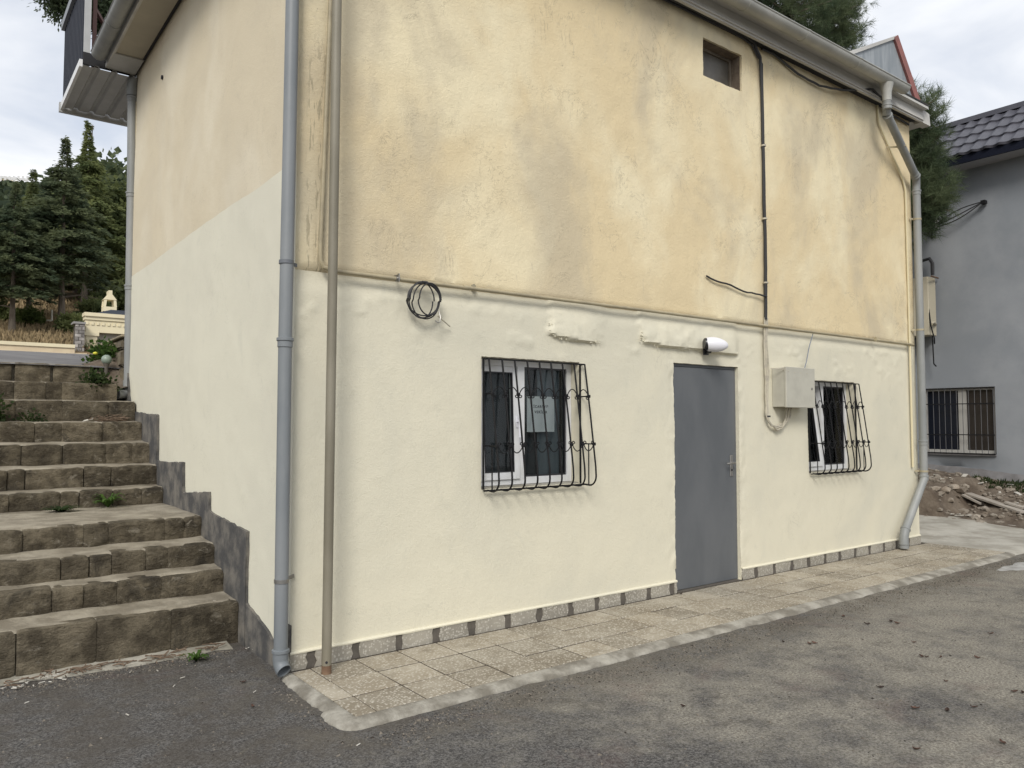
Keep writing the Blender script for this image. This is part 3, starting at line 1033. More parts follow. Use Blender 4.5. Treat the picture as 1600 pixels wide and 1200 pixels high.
# windows
def window(op, mull, tilt, label):
    x0, x1, z0, z1 = op
    yf = W + 0.095
    t = 0.052
    mb = MB()
    zlo = z0 + 0.012
    mb.box(x0 + 0.003, x0 + t, yf, yf + 0.06, zlo, z1 - 0.003)
    mb.box(x1 - t, x1 - 0.003, yf, yf + 0.06, zlo, z1 - 0.003)
    mb.box(x0 + t, x1 - t, yf + 0.001, yf + 0.06, z1 - t, z1 - 0.004)
    mb.box(x0 + t, x1 - t, yf + 0.001, yf + 0.06, zlo + 0.001, z0 + 0.065)
    mb.box(mull - 0.032, mull + 0.032, yf + 0.002, yf + 0.06, z0 + 0.065, z1 - t)
    w = part('window', mb, PVC_WHITE, bld, label)
    part('sill', MB().box(x0 + 0.002, x1 - 0.002, W + 0.012, W + 0.11, z0 - 0.004, z0 + 0.010), CONCRETE, w)
    # opening sash on the left, tilted inwards at the top
    xa, xb, za, zb = x0 + 0.036, mull - 0.018, z0 + 0.052, z1 - 0.042
    s = 0.058
    mb = MB()
    for b in ((xa, xa + s, za, zb), (xb - s, xb, za, zb), (xa + s, xb - s, za + 0.0, za + s), (xa + s, xb - s, zb - s, zb)):
        mb.box(b[0], b[1], yf - 0.014, yf + 0.034, b[2], b[3], 0.004)
    gm = MB().box(xa + s - 0.004, xb - s + 0.004, yf + 0.008, yf + 0.012, za + s - 0.004, zb - s + 0.004)
    rub = MB()
    for b in ((xa + s, xa + s + 0.006, za + s, zb - s), (xb - s - 0.006, xb - s, za + s, zb - s), (xa + s, xb - s, za + s, za + s + 0.006), (xa + s, xb - s, zb - s - 0.006, zb - s)):
        rub.box(b[0], b[1], yf - 0.0165, yf + 0.006, b[2], b[3])
    hn = MB().box(xb - 0.038, xb - 0.014, yf - 0.022, yf - 0.014, (za + zb) / 2 - 0.045, (za + zb) / 2 + 0.045, 0.003)
    hn.tube([(xb - 0.026, yf - 0.02, (za + zb) / 2), (xb - 0.026, yf - 0.05, (za + zb) / 2), (xb - 0.03, yf - 0.055, (za + zb) / 2 - 0.12)], 0.009, 6)
    ca, sa = math.cos(tilt), math.sin(tilt)
    for m in (mb, gm, rub, hn):
        m.v = [(x, yf + (y - yf) * ca + (z - za) * sa, za + (z - za) * ca - (y - yf) * sa) for x, y, z in m.v]
    sash = part('sash', mb, PVC_WHITE, w)
    part('pane', gm, GLASS, w)
    part('seal', rub, DARK_PLASTIC, w)
    # fixed light on the right
    xa, xb, za, zb = mull + 0.032, x1 - t, z0 + 0.065, z1 - t
    mb = MB()
    s = 0.012
    for b in ((xa, xa + s, za, zb), (xb - s, xb, za, zb), (xa + s, xb - s, za, za + s), (xa + s, xb - s, zb - s, zb)):
        mb.box(b[0], b[1], yf + 0.012, yf + 0.04, b[2], b[3])
    part('bead', mb, DARK_PLASTIC, w)
    part('pane', MB().box(xa + s - 0.003, xb - s + 0.003, yf + 0.024, yf + 0.028, za + s - 0.003, zb - s + 0.003), GLASS, w)
    return w, hn, (xa + s, xb - s, za + s, zb - s, yf)


w1, hn, (pxa, pxb, pza, pzb, yf) = window(WIN1, 3.655, 0.035, 'white two-light window with a paper notice behind the glass')
part('handle', hn, WHITE_PLASTIC, w1)
# curtain and notice behind the glass
P = np.zeros((24, 2, 3))
for i, u in enumerate(np.linspace(0, 1, 24)):
    P[i, :, 0] = pxa + 0.18 + u * 0.22
    P[i, :, 1] = yf + 0.085 + 0.010 * math.sin(u * 11)
    P[i, 0, 2], P[i, 1, 2] = 0.85, 1.99
part('curtain', MB().grid(P), CURTAIN, w1)
notice = single('paper_notice', MB().box(pxa + 0.035, pxa + 0.315, yf + 0.030, yf + 0.0315, 1.425, 1.705), PAPER,
                'white paper rental notice behind the window glass nearest the corner', 'notice', (pxa + 0.175, yf + 0.030, 1.425))


def lettering(txt, size, cx, cz, y, parent, name='lettering'):
    cu = bpy.data.curves.new('txt', 'FONT')
    cu.body = txt
    cu.size = size
    cu.align_x = 'CENTER'
    cu.space_character = 1.25
    cu.extrude = 0.0003
    cu.offset = 0.0008
    tmp = bpy.data.objects.new('tmp_text', cu)
    COL.objects.link(tmp)
    dg = bpy.context.evaluated_depsgraph_get()
    me = bpy.data.meshes.new_from_object(tmp.evaluated_get(dg))
    bpy.data.objects.remove(tmp, do_unlink=True)
    p = WLOC[parent.name]
    me.transform(Matrix.Translation((cx - p[0], y - p[1], cz - p[2])) @ Matrix.Rotation(R(90), 4, 'X'))
    me.materials.clear()
    me.materials.append(INK)
    return link(name, me, parent, p)


lettering('\u0130CAR\u018fY\u018f', 0.029, pxa + 0.175, 1.615, yf + 0.0292, notice)
lettering('VER\u0130L\u0130R', 0.029, pxa + 0.175, 1.572, yf + 0.0292, notice)

w2, hn, (qxa, qxb, qza, qzb, yf2) = window(WIN2, 7.875, 0.12, 'white two-light window beside the meter box, left sash tilted open')
P = np.zeros((20, 2, 3))
for i, u in enumerate(np.linspace(0, 1, 20)):
    P[i, :, 0] = qxa + 0.0 + u * 0.42
    P[i, :, 1] = yf2 + 0.22 + 0.015 * math.sin(u * 25)
    P[i, 0, 2], P[i, 1, 2] = 0.8, 1.99
part('curtain', MB().grid(P), CURTAIN, w2)
part('blind', MB().box(7.48, 7.84, yf2 + 0.14, yf2 + 0.144, 1.50, 1.96), PAPER, w2)

# small opening high on the wall
vx0, vx1, vz0, vz1 = VENT
yv = W + 0.13
mb = MB()
for b in ((vx0, vx0 + 0.03, vz0, vz1), (vx1 - 0.03, vx1, vz0, vz1), (vx0 + 0.03, vx1 - 0.03, vz0, vz0 + 0.03), (vx0 + 0.03, vx1 - 0.03, vz1 - 0.03, vz1)):
    mb.box(b[0], b[1], yv - 0.02, yv + 0.03, b[2], b[3])
ventw = part('window', mb, simple('old_wood', (0.20, 0.17, 0.13), 0.9, (0.12, 0.10, 0.075), 8), bld, 'small unpainted window opening high under the eaves')
part('pane', MB().box(vx0 + 0.031, vx1 - 0.031, yv, yv + 0.006, vz0 + 0.031, vz1 - 0.031), simple('dusty_pane', (0.10, 0.092, 0.078), 0.35, (0.14, 0.13, 0.11), 6), ventw)
RAW = simple('raw_reveal', (0.125, 0.095, 0.07), 0.95, (0.24, 0.19, 0.14), 7, bscale=30, bstr=0.8, bdist=0.01)
mb = MB()
e = 0.004
mb.add([(vx0 + e, W + .008, vz0 + e), (vx0 + e, W + .15, vz0 + e), (vx0 + e, W + .15, vz1 - e), (vx0 + e, W + .008, vz1 - e),
        (vx1 - e, W + .008, vz0 + e), (vx1 - e, W + .15, vz0 + e), (vx1 - e, W + .15, vz1 - e), (vx1 - e, W + .008, vz1 - e)],
       [(0, 1, 2, 3), (4, 5, 6, 7), (0, 4, 5, 1), (3, 2, 6, 7)])
part('reveal', mb, RAW, ventw)

# eaves: black strips painting in the shade of the gap, fascia, soffits, roof
part('eave_gap_shade', MB().box(LX - 0.05, RX + 0.02, 4.47, W - 0.018, 5.322, 5.50), BLACK, bld)
mb = MB().box(1.50, 9.93, 4.43, 4.462, 5.295, 5.47)
mb.box(1.50, 9.93, 4.415, 4.4295, 5.315, 5.330)
mb.box(1.50, 9.93, 4.36, 4.4295, 5.44, 5.468)
part('fascia', mb, FASCIA, bld, 'white fascia board under the front gutter')
part('soffit', MB().box(1.50, LX - 0.03, W - 0.14, 9.36, 5.455, 5.475), SOFFIT, bld, 'beige boarded soffit above the side wall')
part('soffit', MB().box(1.49, LX - 0.02, 8.95, 9.40, 5.437, 5.4535), WHITESHEET, bld, 'pale sheet patch at the end of the side soffit')
part('eave_gap_shade', MB().box(LX - 0.028, LX - 0.005, W - 0.1, 9.41, 5.452, 5.56), BLACK, bld)  # black strip, paints in the dark line along the side eave
part('fascia', MB().box(1.475, 1.499, W - 0.2, 9.40, 5.44, 5.56), FASCIA, bld)
mb = MB()
mb.add([(1.46, 4.36, 5.50), (10.0, 4.36, 5.50), (10.0, 7.0, 6.15), (3.6, 7.0, 6.15), (1.46, 9.42, 5.50), (10.0, 9.42, 5.50)], [(0, 1, 2, 3), (0, 3, 4), (3, 2, 5, 4)])
part('roof', mb, ZINC, bld)
# gable at the right end of the roof with its red verge
GY = 4.56
gx = [(7.86, 5.49), (9.50, 6.29), (10.12, 5.49)]
gab = part('gable', MB().prism([(x, GY, z) for x, z in gx], (0, 0.03, 0)), ZINC, bld, 'streaked zinc gable panel')
part('verge', MB().prism([(9.455, GY - 0.03, 6.29), (9.545, GY - 0.03, 6.35), (10.26, GY - 0.03, 5.46), (10.13, GY - 0.03, 5.43)], (0, 0.08, 0)), REDTRIM, gab, 'faded red verge board')
part('verge', MB().prism([(7.86, GY - 0.022, 5.49), (7.86, GY - 0.022, 5.545), (9.535, GY - 0.022, 6.345), (9.50, GY - 0.022, 6.29)], (0, 0.07, 0)), FASCIA, gab)
mb = MB()
mb.prism([(7.86, GY + 0.05, 5.53), (7.86, GY + 0.05, 5.545), (9.54, GY + 0.05, 6.345), (9.54, GY + 0.05, 6.33)], (0, 4.8, 0))
part('roof', mb, ZINC, bld)
mb = MB()
mb.prism([(9.545, GY + 0.05, 6.32), (9.555, GY + 0.05, 6.335), (10.235, GY + 0.05, 5.475), (10.22, GY + 0.05, 5.46)], (0, 4.8, 0))
part('roof', mb, REDTRIM, bld)
part('fascia', MB().prism([(8.9, 4.44, 5.472), (9.93, 4.44, 5.472), (10.13, 4.44, 5.452), (10.15, 4.44, 5.30), (9.932, 4.44, 5.30), (9.932, 4.44, 5.4705)], (0, 0.1, 0)), FASCIA, bld)
part('soffit', MB().box(RX + 0.005, 10.14, 4.545, 9.4, 5.32, 5.34), FASCIA, bld)


# ================================================================ GUTTERS AND DOWNPIPES
def half_round(p, q, r, ends=True):
    """half-round channel from p to q (horizontal), open upwards"""
    p, q = Vector(p), Vector(q)
    d = (q - p).normalized()
    a = d.cross(Vector((0, 0, 1)))
    k = 13
    mb = MB()
    vs = []
    for c in (p, q):
        for rr in (r, r * 0.95):
            for i in range(k):
                t = math.pi + math.pi * i / (k - 1)
                vs.append(c + a * math.cos(t) * rr + Vector((0, 0, math.sin(t) * rr)))
    fs = []
    for i in range(k - 1):
        fs.append((i, i + 1, 2 * k + i + 1, 2 * k + i))
        fs.append((k + i, k + i + 1, 3 * k + i + 1, 3 * k + i))
    for i in (0, k - 1):
        fs.append((i, k + i, 3 * k + i, 2 * k + i))
    if ends:
        fs.append(tuple(range(k)))
        fs.append(tuple(range(2 * k, 3 * k)))
    mb.add(vs, fs)
    mb.tube([p + a * r, q + a * r], 0.008, 6)
    mb.tube([p - a * r, q - a * r], 0.006, 6)
    mb.smooth = True
    return mb


g = thing('roof_gutter', 'pale half-round gutter along the front eaves', 'gutter', (LX, 4.27, 5.35))
part('channel', half_round((1.42, 4.275, 5.435), (9.13, 4.275, 5.470), 0.075), GUTTER, g)
for x in (2.15, 3.1, 4.1, 5.07, 6.04, 7.0, 8.01):
    z = 5.435 + (x - 1.42) / 7.71 * 0.035
    b = half_round((x - 0.022, 4.275, z), (x + 0.022, 4.275, z), 0.0795)
    b.box(x - 0.012, x + 0.012, 4.34, 4.40, z + 0.0, z + 0.006)
    part('bracket', b, GUTTER, g)
g = thing('roof_gutter', 'grey half-round gutter along the eaves above the stairs', 'gutter', (1.44, W, 5.45))
part('channel', half_round((1.395, 4.35, 5.545), (1.395, 9.30, 5.545), 0.078), PVC_PALE, g)
for y in (5.2, 6.3, 7.4, 8.45):
    b = half_round((1.395, y - 0.022, 5.545), (1.395, y + 0.022, 5.545), 0.0825)
    b.box(1.45, 1.48, y - 0.012, y + 0.012, 5.545, 5.551)
    part('bracket', b, PVC_PALE, g)


def collar(c, d, r, L=0.05):
    c, d = Vector(c), Vector(d).normalized()
    return MB().tube([c - d * L, c - d * (L - .004), c - d * 0.012, c - d * 0.008, c + d * 0.008, c + d * 0.012], [r + .0005, r + .005, r + .005, r + .011, r + .011, r + .001], 18)


def strap(c, r, wall_pt):
    m = MB().tube([(c[0], c[1], c[2] - 0.011), (c[0], c[1], c[2] + 0.011)], r + 0.004, 18)
    m.bar(c, wall_pt, 0.006, 0.022)
    return m


# corner downpipe
r = 0.0405
cx, cy = 1.713, 4.50
dp = thing('corner_downpipe', 'thick blue-grey plastic downpipe on the near corner of the building', 'downpipe', (cx, cy, 0), 'downpipes')
part('pipe', MB().tube([(1.735, cy, 5.42), (1.722, cy, 3.3), (cx, cy, 2.03), (cx, cy, 0.6), (cx, cy, 0.13)], r, 20), PVC_GREY, dp)
part('collar', collar((cx, cy, 2.0), (0, 0, 1), r), PVC_GREY, dp)
part('collar', collar((cx, cy, 0.15), (0, 0, 1), r), PVC_GREY, dp)
ed = Vector((0.16, -0.80, -0.50)).normalized()
c0 = Vector((cx, cy, 0.13))
c1 = c0 + Vector((0.004, -0.022, -0.078))
pts = [c0, c0 + Vector((0, 0, -0.03)), c0 + Vector((0.001, -0.006, -0.055)), c1, c1 + ed * 0.022]
part('elbow', MB().ring_tube(pts, r + 0.004, r - 0.001, 20), PVC_GREY, dp, 'open elbow at the foot of the pipe')
part('strap', strap((cx, cy, 2.47), r, (1.80, W - 0.02, 2.47)), simple('strap_grey', (0.13, 0.14, 0.155), 0.5), dp)
part('strap', strap((cx, cy, 0.56), r, (1.81, W - 0.02, 0.57)), CHROME, dp)

# right downpipe: swan neck, drop and slanted shoe
r = 0.045
dp = thing('end_downpipe', 'grey downpipe with swan neck and slanted foot at the far right corner', 'downpipe', (9.2, 4.5, 0), 'downpipes')
A = [(8.70, 4.275, 5.38), (8.70, 4.275, 5.20), (8.715, 4.29, 5.13), (8.76, 4.31, 5.07)]
Bp = [(8.76, 4.31, 5.07), (9.76, 4.455, 4.56)]
Cc = [(9.76, 4.455, 4.56), (9.805, 4.475, 4.50), (9.81, 4.48, 4.44), (9.81, 4.48, 0.86)]
Dd = [(9.81, 4.48, 0.86), (9.795, 4.475, 0.80), (9.25, 4.46, 0.215)]
Ee = [(9.25, 4.46, 0.215), (9.215, 4.455, 0.16), (9.21, 4.455, 0.02)]
part('outlet', MB().tube([(8.70, 4.275, 5.40), (8.70, 4.275, 5.30), (8.70, 4.275, 5.20)], [0.075, 0.052, 0.048], 18), GUTTER, dp)
part('neck', MB().tube(A, r, 18), PVC_PALE, dp)
part('pipe', MB().tube(Bp, r, 18), PVC_PALE, dp)
part('pipe', MB().tube(Cc, r, 18), PVC_PALE, dp)
part('pipe', MB().tube(Dd, r, 18), PVC_PALE, dp)
part('shoe', MB().tube(Ee, [r + .006, r + .006, r + .008], 18), PVC_PALE, dp)
dirB = Vector(Bp[1]) - Vector(Bp[0])
dirD = Vector(Dd[2]) - Vector(Dd[1])
for c, d in (((8.70, 4.275, 5.15), (0, 0, 1)), ((8.78, 4.313, 5.06), -dirB), ((9.74, 4.452, 4.57), dirB), ((9.81, 4.48, 4.40), (0, 0, 1)), ((9.81, 4.48, 1.27), (0, 0, 1)), ((9.81, 4.48, 0.84), (0, 0, 1)), ((9.27, 4.461, 0.235), -dirD), ((9.21, 4.455, 0.07), (0, 0, 1))):
    part('collar', collar(c, d, r), PVC_PALE, dp)
for c, wp in (((9.25, 4.381, 4.82), (9.22, W - .02, 4.85)), ((9.81, 4.48, 4.04), (9.76, W - .02, 4.06)), ((9.81, 4.48, 2.65), (9.74, W - .01, 2.65)), ((9.81, 4.48, 0.9), (9.76, W - .01, 0.9))):
    part('strap', strap(c, r, wp), GASPIPE, dp)

# far downpipe at the head of the stairs
r = 0.05
cx, cy = 1.768, 9.46
dp = thing('stair_downpipe', 'grey downpipe at the head of the stairs, elbow turned outwards', 'downpipe', (cx, cy, 1.8), 'downpipes')
part('pipe', MB().tube([(cx, cy, 5.25), (cx + .02, cy, 3.9), (cx + .035, cy, 1.95)], r, 16), PVC_PALE, dp)
part('elbow', MB().tube([(cx, cy, 5.22), (cx, cy, 5.33), (cx + .005, cy - .01, 5.38), (cx + .03, cy - .03, 5.43)], [r + .012, r + .012, r + .010, r + .006], 16), PVC_PALE, dp)
part('elbow', MB().tube([(cx + .035, cy, 1.97), (cx + .035, cy, 1.88), (cx + .01, cy - .02, 1.825), (cx - .04, cy - .045, 1.815), (cx - .085, cy - .06, 1.815)], [r + .008, r + .008, r + .006, r + .005, r + .007], 16), PVC_PALE, dp)
for z, dx in ((4.1, .017), (3.04, .026), (5.2, 0.002)):
    part('collar', collar((cx + dx, cy, z), (0, 0, 1), r), PVC_PALE, dp)

# cream painted service pipe beside the swan neck
single('service_pipe', MB().tube([(9.02, 4.552, 5.35), (9.03, 4.545, 5.12), (9.60, 4.545, 4.52), (9.66, 4.545, 4.40), (9.67, 4.545, 2.5), (9.68, 4.55, 0.95)], 0.014, 10), YELLOW_PIPE,
       'thin cream-yellow painted pipe running beside the far right downpipe', 'pipe', (9.68, 4.55, 0.95))

# ================================================================ PIPES, CABLES AND FITTINGS ON THE WALL
gp = thing('gas_pipe', 'thin olive gas pipe running level along the front wall', 'pipe', (1.95, 4.54, 2.46))
part('pipe', MB().tube([(2.015, 4.535, 5.30), (1.992, 4.535, 4.2), (1.945, 4.535, 2.60), (1.945, 4.535, 2.52), (1.965, 4.53, 2.475), (2.04, 4.53, 2.462), (3.0, 4.533, 2.462), (5.0, 4.530, 2.465), (7.5, 4.533, 2.462), (9.74, 4.532, 2.466)], 0.014, 10), GASPIPE, gp)
for x in (2.49, 8.78):
    m = MB().tube([(x - 0.012, 4.532, 2.4625), (x + 0.012, 4.532, 2.4625)], 0.019, 10)
    m.bar((x, 4.513, 2.44), (x, 4.513, 2.495), 0.02, 0.006)
    m.tube([(x, 4.511, 2.487), (x, W, 2.487)], 0.005, 6)
    part('clamp', m, CHROME if x < 3 else GASPIPE, gp)
part('coupling', MB().tube([(3.02, 4.532, 2.4625), (3.07, 4.532, 2.4625)], 0.018, 10), GASPIPE, gp)

# steel pole on the pavement
pl = thing('steel_pole', 'tall olive-brown steel pole standing on the pavement by the near corner', 'pole', (1.955, 4.392, 0))
part('shaft', MB().tube([(1.955, 4.392, 0.05), (1.966, 4.392, 2.6), (1.978, 4.392, 5.30)], 0.0295, 18), POLE, pl)
part('foot', MB().tube([(1.955, 4.392, -0.004), (1.955, 4.392, 0.02), (1.955, 4.392, 0.055)], [0.031, 0.0295, 0.0287], 18), RUST, pl, 'rusted foot of the pole')
part('hole', MB().tube([(1.943, 4.3655, 0.072), (1.9425, 4.3630, 0.072)], 0.008, 10), INK, pl)

# coil of cable
cc = thing('cable_coil', 'coil of black cable hanging from the gas pipe', 'cable', (2.685, 4.52, 2.21))
for k in range(5):
    pts = []
    rx, rz = (0.125, 0.108, 0.098, 0.12, 0.09)[k], 0.118 + random.uniform(-.012, .006)
    ox, oz = (0, 0.018, -0.024, -0.012, 0.03)[k], random.uniform(-.006, .006)
    ph = random.uniform(0, 6.3)
    for i in range(41):
        t = 2 * math.pi * i / 40
        pts.append((2.685 + ox + rx * math.cos(t), 4.505 - 0.008 * k + 0.008 * math.sin(t + ph) + 0.02 * (math.sin(t) < 0), 2.335 + oz + rz * math.sin(t)))
    part('loop', MB().tube(pts, 0.0048, 6), CABLE, cc)
part('tie', MB().tube([(2.660, 4.49, 2.452), (2.70, 4.49, 2.452)], 0.012, 8), CABLE, cc)
hk = MB().tube([(2.80, 4.50, 2.27), (2.806, 4.49, 2.225), (2.795, 4.48, 2.19), (2.78, 4.485, 2.185), (2.772, 4.50, 2.20)], 0.004, 6)
part('hook', hk, CHROME, cc)
part('tail', MB().tube([(2.79, 4.50, 2.235), (2.86, 4.52, 2.20), (2.92, 4.545, 2.175)], 0.004, 6), CABLE_CREAM, cc)

# cable run under the eaves, drop down the wall and feed to the meter box
cb = thing('supply_cable', 'black supply cables under the eaves dropping down the wall to the meter box', 'cable', (6.66, 4.55, 1.5))


def wob(pts, amp, k, sd):
    rr = random.Random(sd)
    out = []
    for (a, b) in zip(pts, pts[1:]):
        for i in range(k):
            t = i / k
            out.append(tuple(a[j] + (b[j] - a[j]) * t + (rr.uniform(-amp, amp) if (i and j != 1) else 0) for j in range(3)))
    out.append(pts[-1])
    return out


part('eave_cable', MB().tube(wob([(1.9, 4.50, 5.33), (4.5, 4.50, 5.32), (5.6, 4.505, 5.335), (6.3, 4.51, 5.345), (6.52, 4.525, 5.32), (6.63, 4.53, 5.20), (6.655, 4.535, 4.9), (6.66, 4.535, 3.9), (6.67, 4.535, 3.2), (6.655, 4.535, 2.53)], 0.006, 4, 1), 0.0155, 8), CABLE, cb)
part('eave_cable', MB().tube(wob([(1.9, 4.53, 5.30), (4.5, 4.53, 5.30), (6.2, 4.535, 5.325), (6.50, 4.54, 5.30), (6.68, 4.543, 5.15), (6.69, 4.543, 4.0), (6.69, 4.543, 3.0), (6.68, 4.543, 2.53)], 0.006, 4, 2), 0.009, 6), CABLE, cb)
part('eave_cable', MB().tube(wob([(6.66, 4.53, 5.30), (6.85, 4.53, 5.31), (7.3, 4.53, 5.22), (7.7, 4.52, 5.195), (8.1, 4.48, 5.24), (8.5, 4.44, 5.335), (8.64, 4.41, 5.37), (8.9, 4.41, 5.31), (9.3, 4.53, 5.27), (9.8, 4.55, 5.27)], 0.004, 4, 3), 0.012, 8), CABLE, cb)
for k, (dx, rr) in enumerate(((-0.018, 0.009), (0.006, 0.010), (0.028, 0.008))):
    part('feed_cable', MB().tube(wob([(6.668 + dx, 4.543, 2.55), (6.655 + dx, 4.545, 2.3), (6.665 + dx * 1.3, 4.54, 2.0), (6.655 + dx * 0.7, 4.54, 1.75), (6.648 + dx * 0.4, 4.535, 1.55), (6.70 + dx * .3, 4.53, 1.49 - 0.012 * k), (6.81, 4.53, 1.425 + 0.02 * k), (6.90 + 0.02 * k, 4.53, 1.445 + 0.02 * k), (6.955 + 0.035 * k, 4.525, 1.54), (6.965 + 0.045 * k, 4.52, 1.67)], 0.007, 4, 10 + k), rr, 8), CABLE_CREAM, cb)
for z in (2.9, 3.55, 4.3, 1.56):
    part('tie', MB().tube([(6.668, 4.537, z - 0.008), (6.668, 4.537, z + 0.008)], 0.026, 10), CABLE if z < 2 else CABLE_CREAM, cb)
single('branch_cable', MB().tube(wob([(5.75, 4.545, 2.865), (5.9, 4.54, 2.83), (6.1, 4.535, 2.815), (6.3, 4.535, 2.775), (6.5, 4.535, 2.77), (6.66, 4.52, 2.76)], 0.004, 3, 4), 0.0085, 6), CABLE,
       'short black cable end branching left from the supply cable', 'cable', (6.66, 4.52, 2.76))
single('thin_wire', MB().tube([(7.30, 4.52, 2.055), (7.36, 4.53, 2.14), (7.44, 4.545, 2.30), (7.52, 4.545, 2.45)], 0.0042, 6), simple('blue_grey_wire', (0.16, 0.19, 0.25), 0.5),
       'thin blue-grey wire rising from the meter box top', 'wire', (7.30, 4.52, 2.055))

# meter box
d = 0.165
bx = thing('meter_box', 'pale beige metal meter box on the wall between door and window', 'meter box', (7.05, W, 1.65))
part('case', MB().box(6.80, 7.295, W - d + 0.022, W - 0.002, 1.655, 2.05, 0.004), BOX, bx)
lid = part('lid', MB().box(6.793, 7.305, W - d - 0.004, W - d + 0.0215, 1.648, 2.056, 0.004), BOX, bx)
part('lock', MB().tube([(7.245, W - d - 0.008, 1.845), (7.245, W - d - 0.003, 1.845)], 0.012, 12), CHROME, lid)
for dxx in (0.14, 0.25, 0.36):
    part('rivet', MB().tube([(6.80 + dxx, W - d - 0.006, 2.0), (6.80 + dxx, W - d - 0.003, 2.0)], 0.006, 8), CABLE_CREAM, lid)
part('wire_tail', MB().tube([(6.70, 4.52, 2.04), (6.76, 4.46, 2.035), (6.83, 4.40, 2.01)], 0.004, 5), CABLE_CREAM, bx)

# lamp over the door
lm = thing('wall_spotlight', 'white egg-shaped spotlight with dark lens above the grey door', 'lamp', (5.74, W - 0.04, 2.15))
bm = bmesh.new()
bmesh.ops.create_uvsphere(bm, u_segments=24, v_segments=16, radius=1)
for v in bm.verts:
    t = v.co.x
    v.co = Vector((v.co.x * 0.132, v.co.y * 0.064 * (1 - 0.12 * t), v.co.z * 0.068 * (1 - 0.10 * t)))
bmesh.ops.bisect_plane(bm, geom=bm.verts[:] + bm.edges[:] + bm.faces[:], plane_co=(-0.080, 0, 0.0), plane_no=(-1, 0, -0.25), clear_outer=True)
LM = Matrix.Translation((5.73, W - 0.125, 2.212)) @ Matrix.Rotation(R(-32), 4, 'Z') @ Matrix.Rotation(R(4), 4, 'Y')
bmesh.ops.transform(bm, matrix=LM, verts=bm.verts[:])
m = MB().bm(bm)
m.smooth = True
part('shell', m, WHITE_PLASTIC, lm)
part('lens', MB().tube([LM @ Vector(p) for p in ((-0.098, 0, 0.004), (-0.086, 0, 0.004), (-0.04, 0, 0.004))], [0.047, 0.052, 0.051], 20), DARK_PLASTIC, lm)
m = MB().tube([(5.70, W - 0.115, 2.165), (5.70, W - 0.10, 2.145), (5.71, W - 0.05, 2.14), (5.71, W - 0.02, 2.15)], 0.013, 8)
m.box(5.675, 5.745, W - 0.05, W - 0.036, 2.12, 2.19, 0.003)
part('arm', m, DARK_PLASTIC, lm)


# window grilles
def grille(op, nb, label, sd):
    x0, x1, z0, z1 = op
    rr = random.Random(sd)
    g = thing('window_grille', label, 'grille', ((x0 + x1) / 2, W - 0.02, z0), 'black iron window grilles')
    zt, zb = z1 - 0.018, z0 + 0.004
    OUT = 0.165

    def off(z):      # how far a bar stands off the wall at height z
        t = (zt - z) / (zt - zb)
        return 0.045 + (OUT - 0.045) * min(1, t / 0.82)
    xsb = [x0 + 0.035 + (x1 + 0.02 - x0 - 0.035) * i / (nb - 1) for i in range(nb)]
    for x in xsb:
        j = rr.uniform(-.003, .003)
        pts = [(x + j, W - 0.045, zt)]
        zc = z0 + 0.14
        pts.append((x, W - off((zt + zc) / 2), (zt + zc) / 2))
        pts.append((x, W - off(zc), zc))
        for a in range(0, 100, 15):
            t = R(a)
            pts.append((x, W - OUT - 0.004 + 0.075 * (1 - math.cos(t)), z0 + 0.065 - 0.075 * math.sin(t) + 0.0))
        pts.append((x, W - 0.03, z0 - 0.006))
        part('bar', MB().tube(pts, 0.0070, 6), IRON, g)
    # wall frame
    for x in (x0 + 0.006, x1 - 0.006):
        part('frame_bar', MB().bar((x, W - 0.016, zb - 0.004), (x, W - 0.016, zt + 0.006), 0.011, 0.011), IRON, g)
    part('frame_bar', MB().bar((x0, W - 0.036, zt), (x1 + 0.022, W - 0.036, zt), 0.011, 0.011), IRON, g)
    part('frame_bar', MB().bar((x0, W - 0.032, zb - 0.012), (x1 + 0.022, W - 0.032, zb - 0.012), 0.012, 0.012), IRON, g)
    zA, zB = z1 - 0.275, z0 + 0.315
    for x in (xsb[0], xsb[-1]):
        part('side_bar', MB().bar((x, W + 0.0, zA), (x, W - off(zA), zA), 0.008, 0.010), IRON, g)
        part('side_bar', MB().bar((x, W + 0.0, zB), (x, W - off(zB), zB), 0.008, 0.010), IRON, g)
        part('side_bar', MB().tube([(x, W - 0.085, zB), (x, W - 0.085, z0 - 0.006)], 0.0052, 6), IRON, g)
        part('side_bar', MB().tube([(x, W - 0.0, zt), (x, W - 0.045, zt)], 0.0055, 6), IRON, g)
    # scrolls between neighbouring bars
    for zz, up in ((zA, 1), (zB, -1)):
        y = W - off(zz) - 0.006
        for xa, xb in zip(xsb, xsb[1:]):
            w = (xb - xa)
            pts = []
            for i in range(7):      # curl at the left bar
                t = R(-60 + 250 * i / 6)
                q = 0.013
                pts.append((xa + 0.017 - q * math.cos(t), y, zz + up * (-0.012 + q * math.sin(t) * -1)))
            for i in range(9):
                u = i / 8
                pts.append((xa + 0.006 + (w - 0.012) * u, y, zz + up * 0.052 * math.sin(math.pi * u) ** 0.8))
            for i in range(7):
                t = R(190 - 250 * i / 6)
                q = 0.013
                pts.append((xb - 0.017 + q * math.cos(t), y, zz + up * (-0.012 - q * math.sin(t))))
            part('scroll', MB().tube(pts, 0.0042, 5), IRON, g)
        for x in xsb:
            part('knot', MB().box(x - 0.014, x + 0.014, y - 0.008, y + 0.013, zz - 0.012, zz + 0.012, 0.004), IRON, g)
    return g


grille(WIN1, 9, 'black bellied iron grille on the window between corner and door', 3)
grille(WIN2, 9, 'black bellied iron grille on the window right of the meter box', 4)

